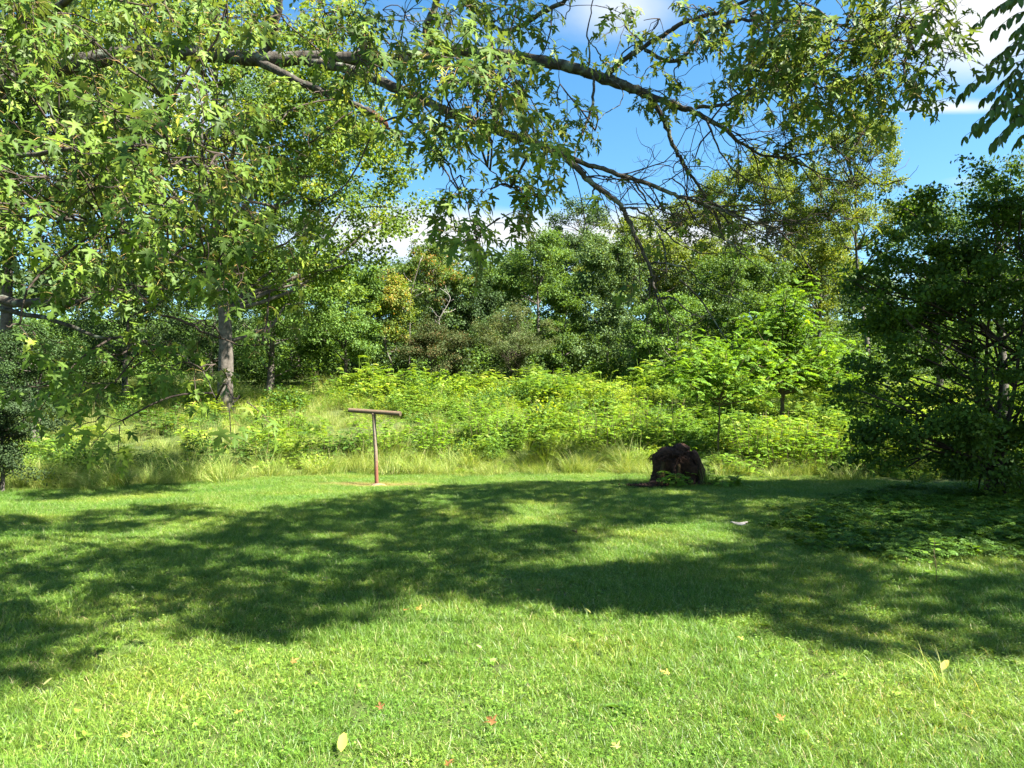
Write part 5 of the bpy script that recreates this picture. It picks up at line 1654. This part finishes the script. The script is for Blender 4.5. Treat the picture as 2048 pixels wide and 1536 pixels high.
# fallen leaves on the lawn
M['fallen'] = leaf_mat('fallen_leaf', [(0, (.05, .03, .02)), (.15, (.14, .06, .025)), (.35, (.26, .13, .045)), (.7, (.27, .24, .06)), (1, (.33, .29, .15))], trans=.15, rough=.7, spec=.2)
FALL = [(685, 1493, .12, .72, 'long yellow-green fallen leaf at the bottom of the lawn', 0), (812, 1226, .05, .3, 'small orange fallen leaf in the sun beside the shade edge', 1), (836, 1224, .06, .5, 'tan fallen leaf just right of the small orange one', 1),
        (1077, 1192, .06, .4, 'orange fallen leaf at the sunlit shade boundary in mid lawn', 1), (1176, 1233, .07, .8, 'pale yellow fallen leaf in the sunny middle of the lawn', 0), (980, 1445, .07, .15, 'red-brown curled fallen leaf low in the sunny lawn', 1),
        (1719, 1138, .07, .6, 'yellow fallen leaf in the shaded right lawn', 1), (1410, 1010, .08, .75, 'yellow fallen leaf in the shade in front of the stump', 1), (1768, 1056, .08, .65, 'yellow fallen leaf beside the ferny ground cover', 1), (1890, 1338, .10, .55, 'curled tan fallen leaf in the grass at lower right', 0),
        (95, 1373, .06, .98, 'whitish dry leaf at the lower left of the lawn', 0), (265, 1184, .05, .98, 'pale dry leaf in the shaded left lawn', 0), (958, 1305, .06, .95, 'pale straw leaf in the sunny centre of the lawn', 0), (365, 1080, .06, .85, 'pale leaf on the sunlit far left lawn', 0),
        (1148, 1068, .10, .0, 'dark curled dead leaf in the shade of mid lawn', 1)]
for (px, py, s_, r_, lab) in ((480, 1440, .05, .45, 'small brownish leaf in the sun at lower left'), (1330, 1360, .055, .5, 'tan lobed leaf in the sunny lawn right of centre'), (1560, 1440, .05, .3, 'orange lobed leaf near the bottom right'), (250, 1490, .05, .6, 'yellow lobed leaf near the bottom left corner'), (900, 1530, .05, .2, 'brown lobed leaf at the bottom edge centre'),
                             (1230, 1500, .05, .8, 'pale lobed leaf at the bottom right of centre'), (590, 1330, .05, .35, 'orange-brown leaf in the sunny left lawn'), (1480, 1290, .05, .7, 'yellow leaf at the sunlit edge of the right-hand shade'), (760, 1420, .045, .15, 'dark brown leaf scrap in the sunny lower lawn')):
    FALL.append((px, py, s_, r_, lab, 1))
for (px, py, s_, r_, lab, kind) in FALL:
    p = lawn_point(px, py)
    b_ = MB()
    v_, t_ = (maple_template(.5, .25, .2) if kind else LEAFLET)
    v_ = v_.copy(); v_[:, :2] -= [0, .5]
    b_.add(v_ * s_, t=t_, r=r_)
    o = b_.build('fallen_leaf', M['fallen'])
    o.location = (p[0], p[1], p[2] + .065)
    o.rotation_euler = (rng.normal(.45, .2), rng.normal(0, .2), rng.uniform(-1.2, 1.2))
    tag(o, lab, 'leaf', 'fallen leaves lying on the lawn')
# scrap of bark lying on the lawn
p = lawn_point(1478, 1051)
mb = MB()
a = np.linspace(0, 6.283, 15)[:-1]
rr_ = 1 + rng.normal(0, .18, 14)
v = np.vstack([np.column_stack([np.cos(a) * .19 * rr_, np.sin(a) * .07 * rr_, .035 * np.cos(a * 2) + .02]), np.column_stack([np.cos(a) * .17 * rr_, np.sin(a) * .06 * rr_, .035 * np.cos(a * 2) + .04]), [[0, 0, .05]], [[0, 0, .0]]])
j = np.arange(14); k = (j + 1) % 14
mb.add(v * .6, q=np.stack([j, k, k + 14, j + 14], -1), t=np.vstack([np.stack([j + 14, k + 14, np.full(14, 28)], -1), np.stack([k, j, np.full(14, 29)], -1)]))
o = mb.build('bark_scrap', M['palebark']); o.location = (p[0], p[1], p[2] + .05)
tag(o, 'pale scrap of bark lying on the shaded lawn right of centre', 'bark')

# bare broken branch hanging low at the left side of the dark tree
Y = 15.6
o0 = P(1860, 868, Y)
br_ = empty('dead_branch', o0, 'bare dead branch sticking out of the left side of the dark tree', 'branch')
mb = MB()
for pts_, r0 in (([(1900, 830), (1850, 872), (1815, 888), (1780, 895), (1745, 898)], .022), ([(1815, 888), (1785, 876), (1755, 866), (1735, 850)], .012), ([(1835, 880), (1820, 905), (1812, 925)], .009), ([(1850, 872), (1870, 850), (1885, 820)], .014)):
    q_ = np.array([P(a, b, Y) for a, b in pts_]); s_ = spline(q_, 14) + rng.normal(0, .008, (14, 3))
    mb.add(*tube(s_, np.linspace(r0, r0 * .35, 14), 6, .06))
mb.build('wood', M['twig'], br_, smooth=True, origin=o0)

# dead pale stems in the tree line
for (pts_, Y, r0, lab) in (([(818, 700), (820, 640), (822, 590), (835, 540), (842, 515)], 43.5, .055, 'thin dark bare trunk in front of the red seeded tree'), ([(885, 660), (878, 640), (900, 600), (893, 585)], 42.5, .03, 'pale dead twigs above the cedar bush')):
    q_ = np.array([P(a, b, Y) for a, b in pts_]); o0 = q_[0]
    q_[0, 2] = float(ground_z(q_[0, 0], q_[0, 1])) if 'trunk' in lab else q_[0, 2]
    r_ = empty('dead_sapling', q_[0], lab, 'dead tree')
    mb = MB(); s_ = spline(q_, 14); mb.add(*tube(s_, np.linspace(r0, r0 * .3, 14), 6, .05))
    mb.build('wood', M['treebark' if 'trunk' in lab else 'palebark'], r_, smooth=True, origin=q_[0])
    b2 = MB()
    for _ in range(12):
        i = rng.integers(3, 13)
        limb_to(b2, s_[i], s_[i] + np.array([rng.normal(0, .5), rng.normal(0, .3), rng.uniform(.1, .6)]), r0 * .35, .008, n=5, sides=4)
    b2.build('twigs', M['palebark'], r_, origin=q_[0])['kind'] = 'stuff'

# dark juniper at the left edge
px_tree('juniper_bush', 'dark feathery juniper bush at the left edge of the lawn', 'bush', 10, 770, 16.2, 105, M['juniper'], low=965, dens=1.0, clump=.20, size=.05, trunk_r=.05, n_limbs=60, limb_r=.012, nmax=84000, spike=1.6)
